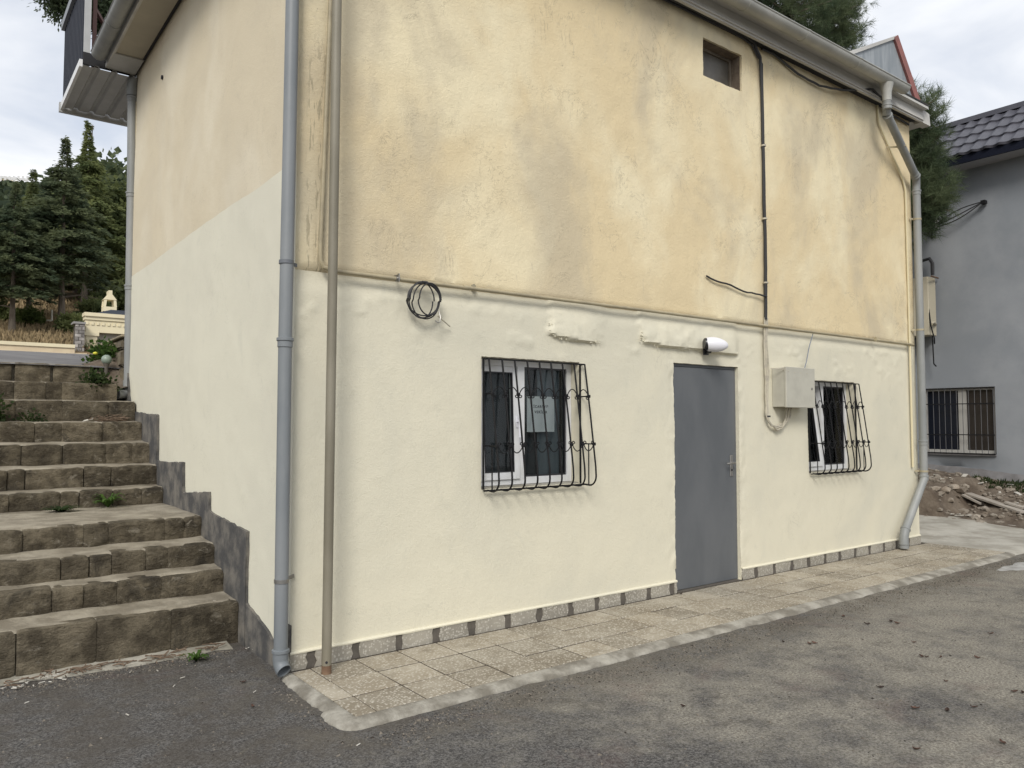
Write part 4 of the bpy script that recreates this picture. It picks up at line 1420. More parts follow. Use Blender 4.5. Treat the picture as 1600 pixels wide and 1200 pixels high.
# ================================================================ CANOPY AND SCREEN AT THE BACK LEFT CORNER
cn = thing('corrugated_canopy', 'pale corrugated sheet canopy above the head of the stairs', 'canopy', (1.6, 10.0, 5.35))
xs, ysn = [], []
prof = []
x = 1.25
for k in range(5):
    prof += [(x, 0), (x + 0.105, 0), (x + 0.125, 0.028), (x + 0.155, 0.028), (x + 0.175, 0)]
    x += 0.175
prof = [p for p in prof if p[0] < 2.1]
P = np.zeros((len(prof), 2, 3))
for i, (x, h) in enumerate(prof):
    P[i, 0] = (x, 9.37, 5.40 + h)
    P[i, 1] = (x - 0.012, 10.78, 5.395 + h)
m = MB().grid(P)
part('sheet', m, WHITESHEET, cn)
part('edge_trim', MB().box(1.215, 1.246, 9.34, 10.80, 5.37, 5.45), PVC_WHITE, cn)
part('edge_trim', MB().box(1.20, 2.1, 10.795, 10.84, 5.34, 5.46), WHITESHEET, cn)
part('gap_cover', MB().box(1.255, 1.79, 9.385, 9.41, 5.425, 5.56), BLACK, cn)  # black board added to close a gap where sky showed through
scn = thing('ribbed_screen', 'dark ribbed sheet-metal screen standing above the canopy edge', 'screen', (1.29, 10.0, 5.42))
prof, y = [], 9.52
while y < 11.0:
    prof += [(y, 0), (y + 0.05, 0), (y + 0.06, 0.02), (y + 0.10, 0.02), (y + 0.11, 0)]
    y += 0.11
P = np.zeros((len(prof), 2, 3))
for i, (yy, h) in enumerate(prof):
    P[i, 0] = (1.285 - h, yy, 5.43)
    P[i, 1] = (1.285 - h, yy, 6.50)
part('panel', MB().grid(P), CHARCOAL, scn)
part('cap', MB().box(1.23, 1.32, 9.45, 11.1, 6.50, 6.60), simple('cap_grey', (0.22, 0.235, 0.25), 0.5), scn)
part('post', MB().box(1.265, 1.325, 9.40, 9.46, 5.43, 6.50), WHITESHEET, scn)
fr = thing('steel_trestle', 'red-brown steel trestle behind the ribbed screen', 'trestle', (1.45, 9.7, 5.42))
part('upright', MB().box(1.36, 1.40, 9.52, 9.56, 5.43, 6.7), REDBROWN, fr)
part('brace', MB().bar((1.38, 9.54, 6.15), (1.72, 9.9, 5.85), 0.035, 0.035), REDBROWN, fr)
part('brace', MB().bar((1.38, 9.60, 5.80), (1.75, 9.95, 5.80), 0.035, 0.035), REDBROWN, fr)
part('upright', MB().box(1.62, 1.65, 9.9, 9.93, 5.43, 6.3), REDBROWN, fr)

# ================================================================ STAIRS
st = thing('stone_stairs', 'worn brown stone stairs climbing beside the building', 'stairs', (0.6, 5.48, 0))
STEPS = [(5.48, 0.25), (5.82, 0.418), (6.05, 0.578), (6.40, 0.748), (7.66, 0.898), (7.935, 1.09), (8.25, 1.297), (8.61, 1.50), (8.95, 1.72), (9.30, 1.92), (9.65, 2.135)]
XR = [1.777] * 9 + [1.66, 1.46]
XL = -1.25


def stone_block(x0, x1, y0, z0, z1, depth, rr):
    """weathered block, broken face towards -Y, chipped top and side edges"""
    nx = max(6, int((x1 - x0) / 0.018))
    nzz = 9
    xs = np.linspace(x0, x1, nx)
    zs = np.linspace(z0, z1, nzz)
    X, Z = np.meshgrid(xs, zs, indexing='ij')
    sd = rr.randrange(1000)
    ux = np.minimum(X - x0, x1 - X)
    uz = z1 - Z
    e = rr.uniform(0.010, 0.022)
    chip = 1 + 0.8 * fbm(X * 12, Z * 12, sd + 5, 3)
    rnd = 0.007 * chip * (1 - sstep(0, e, ux)) + 0.009 * chip * (1 - sstep(0, 0.02, uz))
    strata = fbm(X * 5, Z * 26 + 1.5 * fbm(X * 4, Z * 4, sd, 2), sd + 3, 3)
    D = rnd + 0.015 * fbm(X * 10, Z * 10, sd, 5) + 0.010 * strata + 0.008 * fbm(X * 2.5, Z * 2.5, sd + 9, 2) + rr.uniform(-.008, .010)
    Zw = Z + (0.007 * fbm(X * 9, Z * 0, sd + 2, 4) - 0.006 * chip * (1 - sstep(0, 0.03, ux))) * (Z >= z1 - 1e-6)
    F = np.stack([X, y0 + D, Zw], -1)
    mb = MB().grid(F)
    # top and sides going back
    top = np.stack([np.stack([F[:, -1, 0], F[:, -1, 1] + t, F[:, -1, 2] + (0.006 if t > 0 else 0)], -1) for t in (0, 0.025, depth)], 1)
    mb.grid(top)
    for i in (0, -1):
        s = np.stack([F[i, :, :], F[i, :, :] + np.array([0, depth, 0])], 1)
        mb.grid(s)
    mb.smooth = True
    return mb


def widths(a, b, rr, lo, hi):
    out, x = [], b
    while x > a + lo:
        w = min(rr.uniform(lo, hi), x - a)
        if x - w < a + 0.1:
            w = x - a
        out.append((x - w, x))
        x -= w
    return out


rr = random.Random(23)
for k, (y, zt) in enumerate(STEPS):
    zb = GZ - 0.02 if k == 0 else STEPS[k - 1][1] - 0.01
    y2 = (STEPS[k + 1][0] + 0.06) if k + 1 < len(STEPS) else y + 0.35
    # tread: slightly uneven sheet behind the stone fronts, over a core
    xs = np.linspace(XL, XR[k], 70)
    yy = np.concatenate([[y + 0.030, y + 0.045], np.linspace(y + 0.065, y2, 8)])
    X, Yg = np.meshgrid(xs, yy, indexing='ij')
    Z = zt + 0.004 + 0.010 * fbm(X * 5, Yg * 5, 30 + k, 5) - 0.016 * sstep(y + 0.06, y + 0.028, Yg) + 0.012 * sstep(y + 0.15, y2, Yg) * (k != 3)
    m = MB().grid(np.stack([X, Yg, Z], -1))
    m.add([(XL, y + 0.065, zb), (XR[k], y + 0.065, zb), (XR[k], y + 0.065, zt - 0.015), (XL, y + 0.065, zt - 0.015)], [(0, 1, 2, 3)])
    m.add([(XL, y + 0.065, zb), (XL, y2, zb), (XL, y2, zt - 0.012), (XL, y + 0.065, zt - 0.012)], [(0, 1, 2, 3)])
    m.smooth = True
    stp = part('step', m, TREAD, st)
    for (xa, xb) in widths(XL, XR[k], rr, 0.13, 0.46 if k < 10 else 0.42):
        gap = rr.choice((0.0, 0.0, 0.001, 0.002, 0.006))
        if k == 10:
            gap = 0.016
        part('stone', stone_block(xa + gap, xb - gap, y, zb + 0.004, zt - rr.uniform(0, .008), 0.11, rr), STONE, stp)
# cement fillet at the foot of the first step
xs = np.linspace(-1.2, 1.70, 80)
P = np.zeros((80, 4, 3))
e1 = 5.36 + 0.10 * fbm(xs * 2.2, xs * 0, 4) - 0.05 * sstep(0.9, 1.7, xs)
for j, (t, z) in enumerate(((0, GZ - 0.004), (0.25, GZ + 0.006), (0.7, GZ + 0.02), (1, GZ + 0.03))):
    P[:, j, 0], P[:, j, 1], P[:, j, 2] = xs, e1 + (5.53 - e1) * t, z
m = MB().grid(P)
m.smooth = True
part('footing', m, CONCRETE, st, 'broken cement strip at the foot of the stairs')

# dry-stone wall continuing behind the building
sw = thing('low_stone_wall', 'low rough stone wall behind the downpipe at the head of the stairs', 'wall', (1.85, 10.5, 2.1))
part('core', MB().box(1.785, 2.05, 9.53, 11.76, 1.7, 2.46), MORTAR, sw)
rr = random.Random(8)
WSTONE = simple('wall_stone', (0.15, 0.125, 0.085), 0.95, (0.30, 0.25, 0.165), 6, rnd=0.35, bscale=20, bstr=0.8, bdist=0.015)
z = 1.78
while z < 2.40:
    h = rr.uniform(0.14, 0.22)
    h = min(h, 2.45 - z)
    y = 9.54
    while y < 11.7:
        w = rr.uniform(0.2, 0.42)
        w = min(w, 11.76 - y)
        bm = bmesh.new()
        bmesh.ops.create_cube(bm, size=1)
        for v in bm.verts:
            v.co = Vector((1.785 + v.co.x * 0.10, y + w / 2 + v.co.y * (w - 0.02) + rr.uniform(-.015, .015), z + h / 2 + v.co.z * (h - 0.016) + rr.uniform(-.012, .012)))
        bmesh.ops.bevel(bm, geom=bm.edges[:], offset=0.02, segments=2, affect='EDGES')
        part('stone', MB().bm(bm), WSTONE, sw)
        y += w
    z += h
part('coping', MB().box(1.725, 2.08, 9.52, 11.80, 2.462, 2.49, 0.008), WSTONE, sw)
# earth wedge under the wall, beside the top steps
mb = MB()
xs = np.linspace(1.40, 1.86, 20)
ys = np.linspace(9.36, 10.6, 30)
X, Yg = np.meshgrid(xs, ys, indexing='ij')
Z = 1.80 + 0.38 * sstep(9.40, 9.85, Yg) + 0.07 * sstep(1.45, 1.8, X) + 0.05 * fbm(X * 5, Yg * 5, 3)
mb.grid(np.stack([X, Yg, Z], -1))
mb.smooth = True
struct('earth_wedge', mb, SOIL, 'dark earth beside the top steps')

bl = thing('globe_lamp', 'small pale round globe lamp beside the top of the stairs', 'lamp', (1.60, 9.6, 2.05))
bm = bmesh.new()
bmesh.ops.create_uvsphere(bm, u_segments=20, v_segments=14, radius=0.055)
bmesh.ops.translate(bm, vec=(1.60, 9.6, 2.204), verts=bm.verts[:])
m = MB().bm(bm)
m.smooth = True
part('globe', m, simple('globe_glass', (0.22, 0.27, 0.225), 0.4), bl)
part('stem', MB().tube([(1.60, 9.6, 2.02), (1.60, 9.6, 2.12), (1.60, 9.6, 2.16)], [0.02, 0.02, 0.035], 10), MORTAR, bl)

# ================================================================ GREY HOUSE ON THE RIGHT
GX = 14.5
gh = thing('grey_house', 'pale grey rendered house with dark metal tile roof behind the rubble bank', 'building', (GX, 6, 0))
gw = (5.41, 6.62, 0.955, 2.115)     # window Y0,Y1,Z0,Z1
ys = axis_split(-4.0, 12.0, [gw[0], gw[1]], 0.12)
zs = axis_split(-0.1, 5.98, [gw[2], gw[3]], 0.12)
Yg, Zg = np.meshgrid(ys, zs, indexing='ij')
D = 0.02 * fbm(Yg * 0.7, Zg * 0.7, 3, 3) + 0.006 * fbm(Yg * 5, Zg * 5, 5, 3)
D -= 0.10 * np.exp(-(((Yg - 6.15) / 0.5) ** 2 + ((Zg - 0.70) / 0.12) ** 2))          # washed out hollow above the soil
Pg = np.stack([GX - D, Yg, Zg], -1)
mb = MB()
mb.v = list(map(tuple, Pg.reshape(-1, 3).tolist()))
nzz = len(zs)
for i in range(len(ys) - 1):
    for j in range(nzz - 1):
        yc, zc = (ys[i] + ys[i + 1]) / 2, (zs[j] + zs[j + 1]) / 2
        if gw[0] < yc < gw[1] and gw[2] < zc < gw[3]:
            continue
        mb.f.append((i * nzz + j, i * nzz + j + 1, (i + 1) * nzz + j + 1, (i + 1) * nzz + j))
mb.smooth = True
part('wall', mb, GREYWALL, gh)
mb = MB()
y0, y1, z0, z1 = gw
mb.add([(GX - .004, y0, z0), (GX + .16, y0, z0), (GX + .16, y1, z0), (GX - .004, y1, z0), (GX - .004, y0, z1), (GX + .16, y0, z1), (GX + .16, y1, z1), (GX - .004, y1, z1)],
       [(0, 1, 2, 3), (4, 5, 6, 7), (0, 4, 5, 1), (3, 2, 6, 7)])
part('reveal', mb, GREYWALL, gh)
part('wall', MB().box(GX + 0.05, 22, -4.0, -3.9, -0.1, 5.98), GREYWALL, gh)
part('wall', MB().box(GX + 0.05, 22, 11.9, 12.0, -0.1, 5.98), GREYWALL, gh)
# base band, darker and rough
ys2 = np.linspace(-4, 12, 160)
P = np.zeros((160, 3, 3))
tp = 0.55 + 0.18 * sstep(4.0, 6.5, ys2) + 0.06 * fbm(ys2 * 1.5, ys2 * 0, 12)
for j in range(3):
    P[:, j, 0] = GX - 0.03 - 0.012 * (j < 2) - 0.0
    P[:, j, 1] = ys2
    P[:, j, 2] = (-0.1, 0.3, 0)[j] if j < 2 else tp
P[:, 2, 0] = GX - 0.020
part('wall_base', MB().grid(P), GREYBASE, gh, 'darker rough base of the grey wall')
mb = MB()
xw = GX + 0.07
for b in ((y0, y0 + .05, z0, z1), (y1 - .05, y1, z0, z1), (y0 + .05, y1 - .05, z0, z0 + .06), (y0 + .05, y1 - .05, z1 - .05, z1), (5.90, 6.03, z0 + .06, z1 - .05)):
    mb.box(xw, xw + 0.06, b[0], b[1], b[2], b[3])
wv = part('window', mb, simple('worn_upvc', (0.42, 0.41, 0.38), 0.5), gh, 'barred window with pale frame in the grey wall')
part('pane', MB().box(xw + 0.025, xw + 0.03, 6.031, y1 - 0.051, z0 + .061, z1 - .051), simple('dark_pane', (0.010, 0.013, 0.022), 0.08), wv)
part('pane', MB().box(xw + 0.025, xw + 0.03, y0 + 0.051, 5.899, z0 + .061, z1 - .051), simple('brown_pane', (0.035, 0.030, 0.027), 0.15), wv)
part('sill', MB().box(GX - 0.03, GX + 0.1, y0 + 0.004, y1 - 0.004, z0 - 0.03, z0 - 0.002), GREYBASE, wv)
gr = thing('bar_grille', 'thin straight bars over the window of the grey house', 'grille', (GX - 0.02, 6.0, z0))
yb = y0 + 0.02
while yb < y1:
    part('bar', MB().tube([(GX - 0.03, yb, z0 - 0.01), (GX - 0.03, yb, z1 + 0.0)], 0.0055, 5), RUST if False else simple('grey_bar', (0.10, 0.10, 0.105), 0.6), gr)
    yb += 0.098
for zz in (z0 + 0.33, z1 - 0.29, z0 + 0.005, z1 - 0.02):
    part('rail', MB().bar((GX - 0.042, y0 - 0.0, zz), (GX - 0.042, y1, zz), 0.010, 0.016), IRON, gr)
# eaves
part('soffit', MB().box(GX - 0.42, GX + 0.05, -4.3, 12.3, 5.965, 5.985), GREYSOFFIT, gh)
part('fascia', MB().box(GX - 0.45, GX - 0.421, -4.3, 12.3, 5.955, 6.12), DARKBLUE, gh, 'dark blue-black fascia under the tiles')
# metal tile roof: waves along the eave, courses stepping up the slope
slope = math.atan2(0.86, 1.02)
ca, sa = math.cos(slope), math.sin(slope)
ncourse, clen = 4, 0.36
for c in range(ncourse):
    ysr = np.arange(-4.3, 12.3, 0.028)
    us = np.array([0.0, 0.012, 0.12, 0.25, clen])
    X, Z = [], []
    P = np.zeros((len(ysr), len(us), 3))
    for j, u in enumerate(us):
        wv_ = 0.5 + 0.5 * np.cos(2 * np.pi * ysr / 0.21)
        hh = 0.036 * wv_ ** 1.4 + (0.030 * (1 - u / clen) if j else -0.012)
        uu = c * clen + u - 0.035 * wv_ * (u < 0.05)
        P[:, j, 0] = GX - 0.46 + uu * ca - hh * sa
        P[:, j, 1] = ysr
        P[:, j, 2] = 6.10 + uu * sa + hh * ca
    m = MB().grid(P)
    m.smooth = True
    part('roof_course', m, ROOFTILE, gh, None)
xt, zt = GX - 0.46 + ncourse * clen * ca, 6.10 + ncourse * clen * sa
part('ridge', MB().bar((xt, -4.3, zt + 0.03), (xt, 12.3, zt + 0.03), 0.16, 0.09), ROOFTILE, gh)
mb = MB().add([(xt, -4.3, zt), (xt, 12.3, zt), (22.5, 12.3, 6.1), (22.5, -4.3, 6.1)], [(0, 1, 2, 3)])
part('roof', mb, ROOFTILE, gh)

# air conditioner and brackets on the grey wall
ac = thing('air_conditioner', 'beige outdoor air-conditioner unit on the grey wall behind the downpipe', 'air conditioner', (14.3, 6.5, 3.0))
part('case', MB().box(14.13, 14.42, 6.295, 7.1, 3.05, 4.10, 0.01), simple('aged_cream', (0.46, 0.42, 0.32), 0.6), ac)
part('bracket', MB().tube([(14.05, 6.20, 4.08), (14.45, 6.26, 4.10)], 0.014, 6), RUST, ac)
part('bracket', MB().tube([(14.05, 6.19, 3.26), (14.4, 6.30, 3.26)], 0.022, 8), CABLE_CREAM, ac)
part('bracket', MB().tube([(14.20, 6.36, 3.9), (14.12, 6.26, 3.2), (14.08, 6.19, 2.98), (14.42, 6.34, 2.92)], 0.012, 6), IRON, ac)
part('bracket', MB().tube([(14.30, 6.33, 3.4), (14.35, 6.33, 2.55), (14.3, 6.27, 2.5)], 0.012, 6), IRON, ac)
part('hose', MB().tube([(14.4, 6.52, 4.45), (14.36, 6.36, 4.46), (14.33, 6.30, 4.36), (14.33, 6.30, 4.15)], 0.03, 8), CABLE, ac)
wc = thing('slack_cable', 'slack black cables looping from a box to the grey wall under the eaves', 'cable', (14.4, 6.2, 5.0))
pA, pB = Vector((14.40, 5.465, 5.306)), Vector((14.38, 6.30, 5.02))
for k, sag in enumerate((-0.06, 0.03, 0.10)):
    pts = [pA.lerp(pB, i / 10) + Vector((-0.05 * math.sin(i / 10 * math.pi), 0, -sag * math.sin(i / 10 * math.pi))) for i in range(11)]
    part('cable', MB().tube(pts, 0.010, 6), CABLE, wc)
part('anchor', MB().box(14.38, 14.48, 5.43, 5.50, 5.27, 5.33), IRON, wc)
part('box', MB().box(14.22, 14.45, 6.22, 6.50, 4.98, 5.20, 0.01), simple('aged_white', (0.42, 0.41, 0.38), 0.6), wc)
part('bracket', MB().bar((14.30, 6.28, 4.97), (14.30, 6.28, 4.80), 0.02, 0.03), IRON, wc)


# ================================================================ VEGETATION
def raw_mesh(name, V, F, mat, smooth=False):
    me = bpy.data.meshes.new(name)
    V = np.asarray(V, np.float32)
    F = np.asarray(F, np.int32)
    me.vertices.add(len(V))
    me.vertices.foreach_set('co', V.ravel())
    k = F.shape[1]
    me.loops.add(F.size)
    me.loops.foreach_set('vertex_index', F.ravel())
    me.polygons.add(len(F))
    me.polygons.foreach_set('loop_start', np.arange(0, F.size, k, dtype=np.int32))
    me.polygons.foreach_set('loop_total', np.full(len(F), k, np.int32))
    me.materials.append(mat)
    me.update(calc_edges=True)
    return me


def unit(a):
    return a / np.maximum(1e-9, np.linalg.norm(a, axis=-1, keepdims=True))


def leaf_tris(pos, dirs, L, Wd, g):
    """one slim kite (two triangles) per leaf: pos base, dirs axis"""
    n = len(pos)
    side = unit(np.cross(dirs, unit(g.normal(size=(n, 3)))))
    a = pos
    b = pos + dirs * (L * 0.45)[:, None] + side * Wd[:, None]
    c = pos + dirs * L[:, None]
    d = pos + dirs * (L * 0.45)[:, None] - side * Wd[:, None]
    V = np.stack([a, b, c, d], 1).reshape(-1, 3)
    i = np.arange(n)[:, None] * 4
    F = np.concatenate([i + np.array([[0, 1, 2]]), i + np.array([[0, 2, 3]])], 0)
    return V, F


def conifer_mesh(H, Rr, bare, seed, nb=260, droop=0.35, slim=0.72, L0=0.30, mat=CONIFER):
    g = np.random.default_rng(seed)
    u = g.random(nb) ** 0.85 * (1 - bare) + bare
    u = np.concatenate([u, np.linspace(0.76, 0.995, 26)])
    pos, dirs, Ls = [], [], []
    for uu in u:
        t = (uu - bare) / (1 - bare)
        prof = (1 - 0.86 * (t / slim) ** 1.2) if t < slim else 0.075 * ((1 - t) / (1 - slim)) + 0.005
        ln = Rr * prof * g.choice((0.55, 0.8, 0.95, 1.0, 1.25)) * min(1, 0.6 + t * 3) + 0.06
        az = g.uniform(0, 2 * np.pi)
        out = np.array([math.cos(az), math.sin(az), 0])
        lat = np.array([-out[1], out[0], 0])
        k = int(4 + ln * 9)
        s = np.sqrt(g.uniform(0.05, 1, k))
        bz = uu * H + 0.24 * ln * s - droop * ln * s ** 2
        spread = g.normal(size=k) * 0.20 * ln * (1 - 0.6 * s) * s
        p = out * (ln * s)[:, None] + lat * spread[:, None]
        p[:, 2] = bz + g.normal(size=k) * 0.05
        for q in range(5):
            jitter = g.normal(size=(k, 3)) * np.array([0.10, 0.10, 0.05]) * min(1, 0.3 + ln)
            dd = unit(out * 0.8 + lat * g.normal(size=(k, 1)) * 0.9 + np.array([0, 0, 1]) * (g.normal(size=(k, 1)) * 0.25 - 0.5 * droop * s[:, None]))
            pos.append(p + jitter)
            dirs.append(dd)
            Ls.append(g.uniform(0.6, 1.3, k) * L0 * min(1, 0.45 + 0.5 * ln))
    pos, dirs, Ls = np.concatenate(pos), np.concatenate(dirs), np.concatenate(Ls)
    V, F = leaf_tris(pos, dirs, Ls, Ls * g.uniform(0.10, 0.20, len(Ls)), g)
    return raw_mesh('crown', V, F, mat)


def round_mesh(Rx, Rz, zc, seed, n, L0, mat, clumps=60):
    g = np.random.default_rng(seed)
    c = unit(g.normal(size=(clumps, 3))) * (g.random((clumps, 1)) ** 0.4) * np.array([Rx, Rx, Rz])
    idx = g.integers(0, clumps, n)
    off = g.normal(size=(n, 3)) * (0.15 * Rx)
    pos = c[idx] + off
    pos[:, 2] += zc
    dirs = unit(off + g.normal(size=(n, 3)) * 0.15 * Rx + np.array([0, 0, 0.05]))
    Ls = g.uniform(0.6, 1.3, n) * L0
    V, F = leaf_tris(pos, dirs, Ls, Ls * g.uniform(0.25, 0.45, n), g)
    return raw_mesh('crown', V, F, mat)


def trunk_mesh(H, r, seed, limbs=10, bare=0.2, reach=1.2):
    g = random.Random(seed)
    m = MB()
    pts = [(g.uniform(-.04, .04) * i, g.uniform(-.04, .04) * i, H * i / 6) for i in range(7)]
    m.tube(pts, [r * (1.25 if i == 0 else 1) * (1 - 0.88 * i / 6) for i in range(7)], 8)
    for k in range(limbs):
        u = bare + (0.95 - bare) * (k + 0.5) / limbs
        a = g.uniform(0, 6.28)
        ln = reach * (1 - u) + 0.3
        z = H * u
        m.tube([(0, 0, z), (math.cos(a) * ln * .5, math.sin(a) * ln * .5, z + 0.12 * ln), (math.cos(a) * ln, math.sin(a) * ln, z + 0.05 * ln)], [r * 0.35 * (1 - u) + .015, r * 0.2 * (1 - u) + .01, 0.006], 5)
    return m


def plant_tree(name, label, loc, crown_me, trunk, group, scale=1.0, rot=0.0, cat='tree'):
    o = thing(name, label, cat, loc, group)
    o.rotation_euler = (0, 0, rot)
    o.scale = (scale,) * 3 if not isinstance(scale, tuple) else scale
    me = trunk if isinstance(trunk, bpy.types.Mesh) else trunk.mesh('trunk', BARK)
    for nm, dta in (('trunk', me), ('crown', crown_me)):
        c = bpy.data.objects.new(nm, dta)
        COL.objects.link(c)
        c.parent = o
    return o


TG = 'trees on the hillside behind the stairs'
conA = conifer_mesh(12.5, 3.1, 0.23, 1, 300, 0.42, 0.76, 0.36, CONIFER)
conB = conifer_mesh(12.0, 2.9, 0.24, 2, 290, 0.40, 0.80, 0.34, CEDAR)
conC = conifer_mesh(11.0, 2.8, 0.14, 3, 300, 0.36, 0.9, 0.36, OLIVEG)
trR = trunk_mesh(6.6, 0.20, 4, 8, 0.3, 1.6).mesh('trunk', BARK)
trA = trunk_mesh(12.3, 0.20, 1, 12, 0.15, 2.0).mesh('trunk', BARK)
trB = trunk_mesh(11.8, 0.19, 2, 12, 0.15, 2.0).mesh('trunk', BARK)
rndA = round_mesh(2.6, 4.0, 5.2, 5, 15000, 0.30, CONIFER, 110)
rndB = round_mesh(2.4, 3.0, 4.2, 6, 13000, 0.30, CEDAR, 100)


def hz(x, y):
    return float(road_z(np.array(x), np.array(y)))


def tree_at(px, top, Y, me, tr, H, label, rot, wide=1.0, name='conifer_tree'):
    p = at_y(px, top, Y)
    zb = hz(p[0], Y) - 0.1
    s = (p[2] - zb) / H
    return plant_tree(name, label, (p[0], Y, zb), me, tr, TG, (s * wide, s * wide, s), rot)


tree_at(139, 190, 58, conA, trA, 12.5, 'tallest dark conifer with spindly leader, topping the hillside trees', 0.4, 0.95)
tree_at(103, 215, 50, conB, trB, 12.0, 'second tallest conifer with drooping branches, bare trunk above the boundary wall', 1.7, 1.05)
tree_at(52, 266, 54, conA, trA, 12.5, 'mid-height conifer between the two leftmost trees and the tall pair', 2.6, 1.1)
tree_at(26, 284, 48, conB, trB, 12.0, 'bare-trunked conifer at the far left above the boundary wall', 3.9, 1.15)
tree_at(176, 272, 62, rndA, trR, 9.4, 'broad dark tree just left of the stair downpipe', 0.9, 1.25, 'evergreen_tree')
tree_at(214, 262, 66, rndB, trR, 7.4, 'broad dark tree half hidden behind the stair downpipe', 2.1, 1.5, 'evergreen_tree')
tree_at(-22, 305, 52, conA, trA, 12.5, 'conifer cut off by the left edge of the picture', 5.0, 1.1)
tree_at(122, 300, 68, conC, trB, 11.0, 'yellow-green tree filling the gap behind the tallest conifer', 1.1, 1.3, 'evergreen_tree')
tree_at(72, 335, 64, conC, trB, 11.0, 'yellow-green tree behind the mid-height conifer', 4.1, 1.4, 'evergreen_tree')
tree_at(10, 330, 70, rndA, trR, 9.4, 'dark rounded tree behind the far left conifer', 4.4, 1.5, 'evergreen_tree')
tree_at(158, 330, 72, conB, trB, 12.0, 'dark conifer behind the broad tree near the downpipe', 0.2, 1.3)
for i, (px, top, Y, lab) in enumerate(((46, 478, 51, 'low green bush beside the leftmost bare trunk'),
                                       (116, 486, 49, 'dark bush right of the second conifer trunk'), (150, 466, 54, 'dark bush behind the villa gate roof'), (196, 440, 56, 'dark bush behind the lantern chimney'), (8, 470, 52, 'dark bush at the left picture edge'))):
    p = at_y(px, top, Y)
    zb = hz(p[0], Y) - 0.1
    s = (p[2] - zb)
    bmh = round_mesh(1.1, 0.9, 1.0, 20 + i, 2600, 0.26, OLIVEG if i == 0 else CONIFER, 40)
    plant_tree('bush', lab, (p[0], Y, zb), bmh, trunk_mesh(1.2, 0.05, i, 5, 0.2, 0.7), 'bushes under the hillside trees', s / 2.1, i, 'bush')

# far wood on the upper hillside
g = np.random.default_rng(77)
n = 42000
Yw = g.uniform(74, 128, n)
Xw = Yw * g.uniform(-0.12, 0.36, n)
cell = fbm(Xw * 0.22, Yw * 0.22, 8, 3)
zz = road_z(Xw, Yw) + g.random(n) ** 0.7 * (3.6 + 2.6 * cell)
pos = np.stack([Xw, Yw, zz], -1)
dirs = unit(g.normal(size=(n, 3)) + np.array([0, 0, 0.3]))
Ls = g.uniform(0.6, 1.3, n)
V, F = leaf_tris(pos, dirs, Ls, Ls * 0.4, g)
o = link('woodland', raw_mesh('woodland', V, F, mat_leaf('far_wood', (0.026, 0.040, 0.024), (0.070, 0.088, 0.044), 0.4, 0.3)))
o['kind'] = 'stuff'
o['label'] = 'dark evergreen wood on the upper hillside'
o['category'] = 'woodland'
# dry grass on the slope
n = 26000
Yw = g.uniform(42.3, 64, n)
Xw = Yw * g.uniform(-0.02, 0.26, n)
pos = np.stack([Xw, Yw, road_z(Xw, Yw) - 0.03], -1)
dirs = unit(g.normal(size=(n, 3)) * 0.35 + np.array([0, 0, 1]))
Ls = g.uniform(0.15, 0.5, n)
V, F = leaf_tris(pos, dirs, Ls, Ls * 0.10, g)
o = link('dry_grass', raw_mesh('dry_grass', V, F, STRAW))
o['kind'] = 'stuff'
o['label'] = 'dry straw-coloured grass under the hillside trees'
o['category'] = 'grass'


# pines with long needles behind the right end of the building
def pine_crown(tufts, seed, Ln=0.17, per=34, mat=PINE):
    g = np.random.default_rng(seed)
    T = np.asarray(tufts)
    n = len(T)
    pos = np.repeat(T[:, :3], per, 0)
    ax = np.repeat(unit(T[:, 3:6]), per, 0)
    m = n * per
    s = g.random(m)
    pos = pos + ax * (s * 0.16)[:, None] + g.normal(size=(m, 3)) * 0.012
    dirs = unit(ax * 0.75 + unit(g.normal(size=(m, 3))) * 0.8)
    L = g.uniform(0.7, 1.2, m) * Ln
    side = unit(np.cross(dirs, g.normal(size=(m, 3))))
    w = 0.0034
    V = np.stack([pos + side * w, pos - side * w, pos + dirs * L[:, None]], 1).reshape(-1, 3)
    F = np.arange(m * 3).reshape(-1, 3)
    return raw_mesh('crown', V, F, mat)


def make_pine(loc, H, lobes, label, seed, ntuft):
    g = np.random.default_rng(seed)
    o = thing('pine_tree', label, 'tree', loc, 'pines behind the building')
    m = MB()
    x0, y0, z0 = loc
    m.tube([(x0, y0, z0), (x0 + .05, y0, z0 + H * .4), (x0, y0 + .04, z0 + H * .75), (x0, y0, z0 + H)], [0.20, 0.15, 0.10, 0.03], 10)
    tufts = []
    for (lx, ly, lz, r, rz, wgt) in lobes:
        c = np.array([lx, ly, lz])
        base = np.array([x0, y0, max(z0 + 1.0, min(lz - 0.4, z0 + H - .2))])
        m.tube([base, base * .45 + c * .55 + np.array([0, 0, .15]), c], [0.06, 0.04, 0.015], 6)
        k = int(ntuft * wgt)
        dv = unit(g.normal(size=(k, 3)))
        rad = g.random(k) ** 0.45
        p = c + dv * rad[:, None] * np.array([r, r, rz])
        p += 0.12 * g.normal(size=(k, 3))
        dd = unit(dv + np.array([0, 0, 0.45]) + 0.4 * g.normal(size=(k, 3)))
        tufts.append(np.concatenate([p, dd], 1))
        for i in range(0, k, 6):
            m.tube([c, (c + p[i]) / 2 + np.array([0, 0, -.03]), p[i]], [0.016, 0.010, 0.005], 4)
    part('trunk', m, BARK, o)
    cr = pine_crown(np.concatenate(tufts), seed + 1)
    cr.transform(Matrix.Translation((-x0, -y0, -z0)))
    c = bpy.data.objects.new('crown', cr)
    COL.objects.link(c)
    c.parent = o
    return o


def P_(px, py, X):
    return at_x(px, py, X)


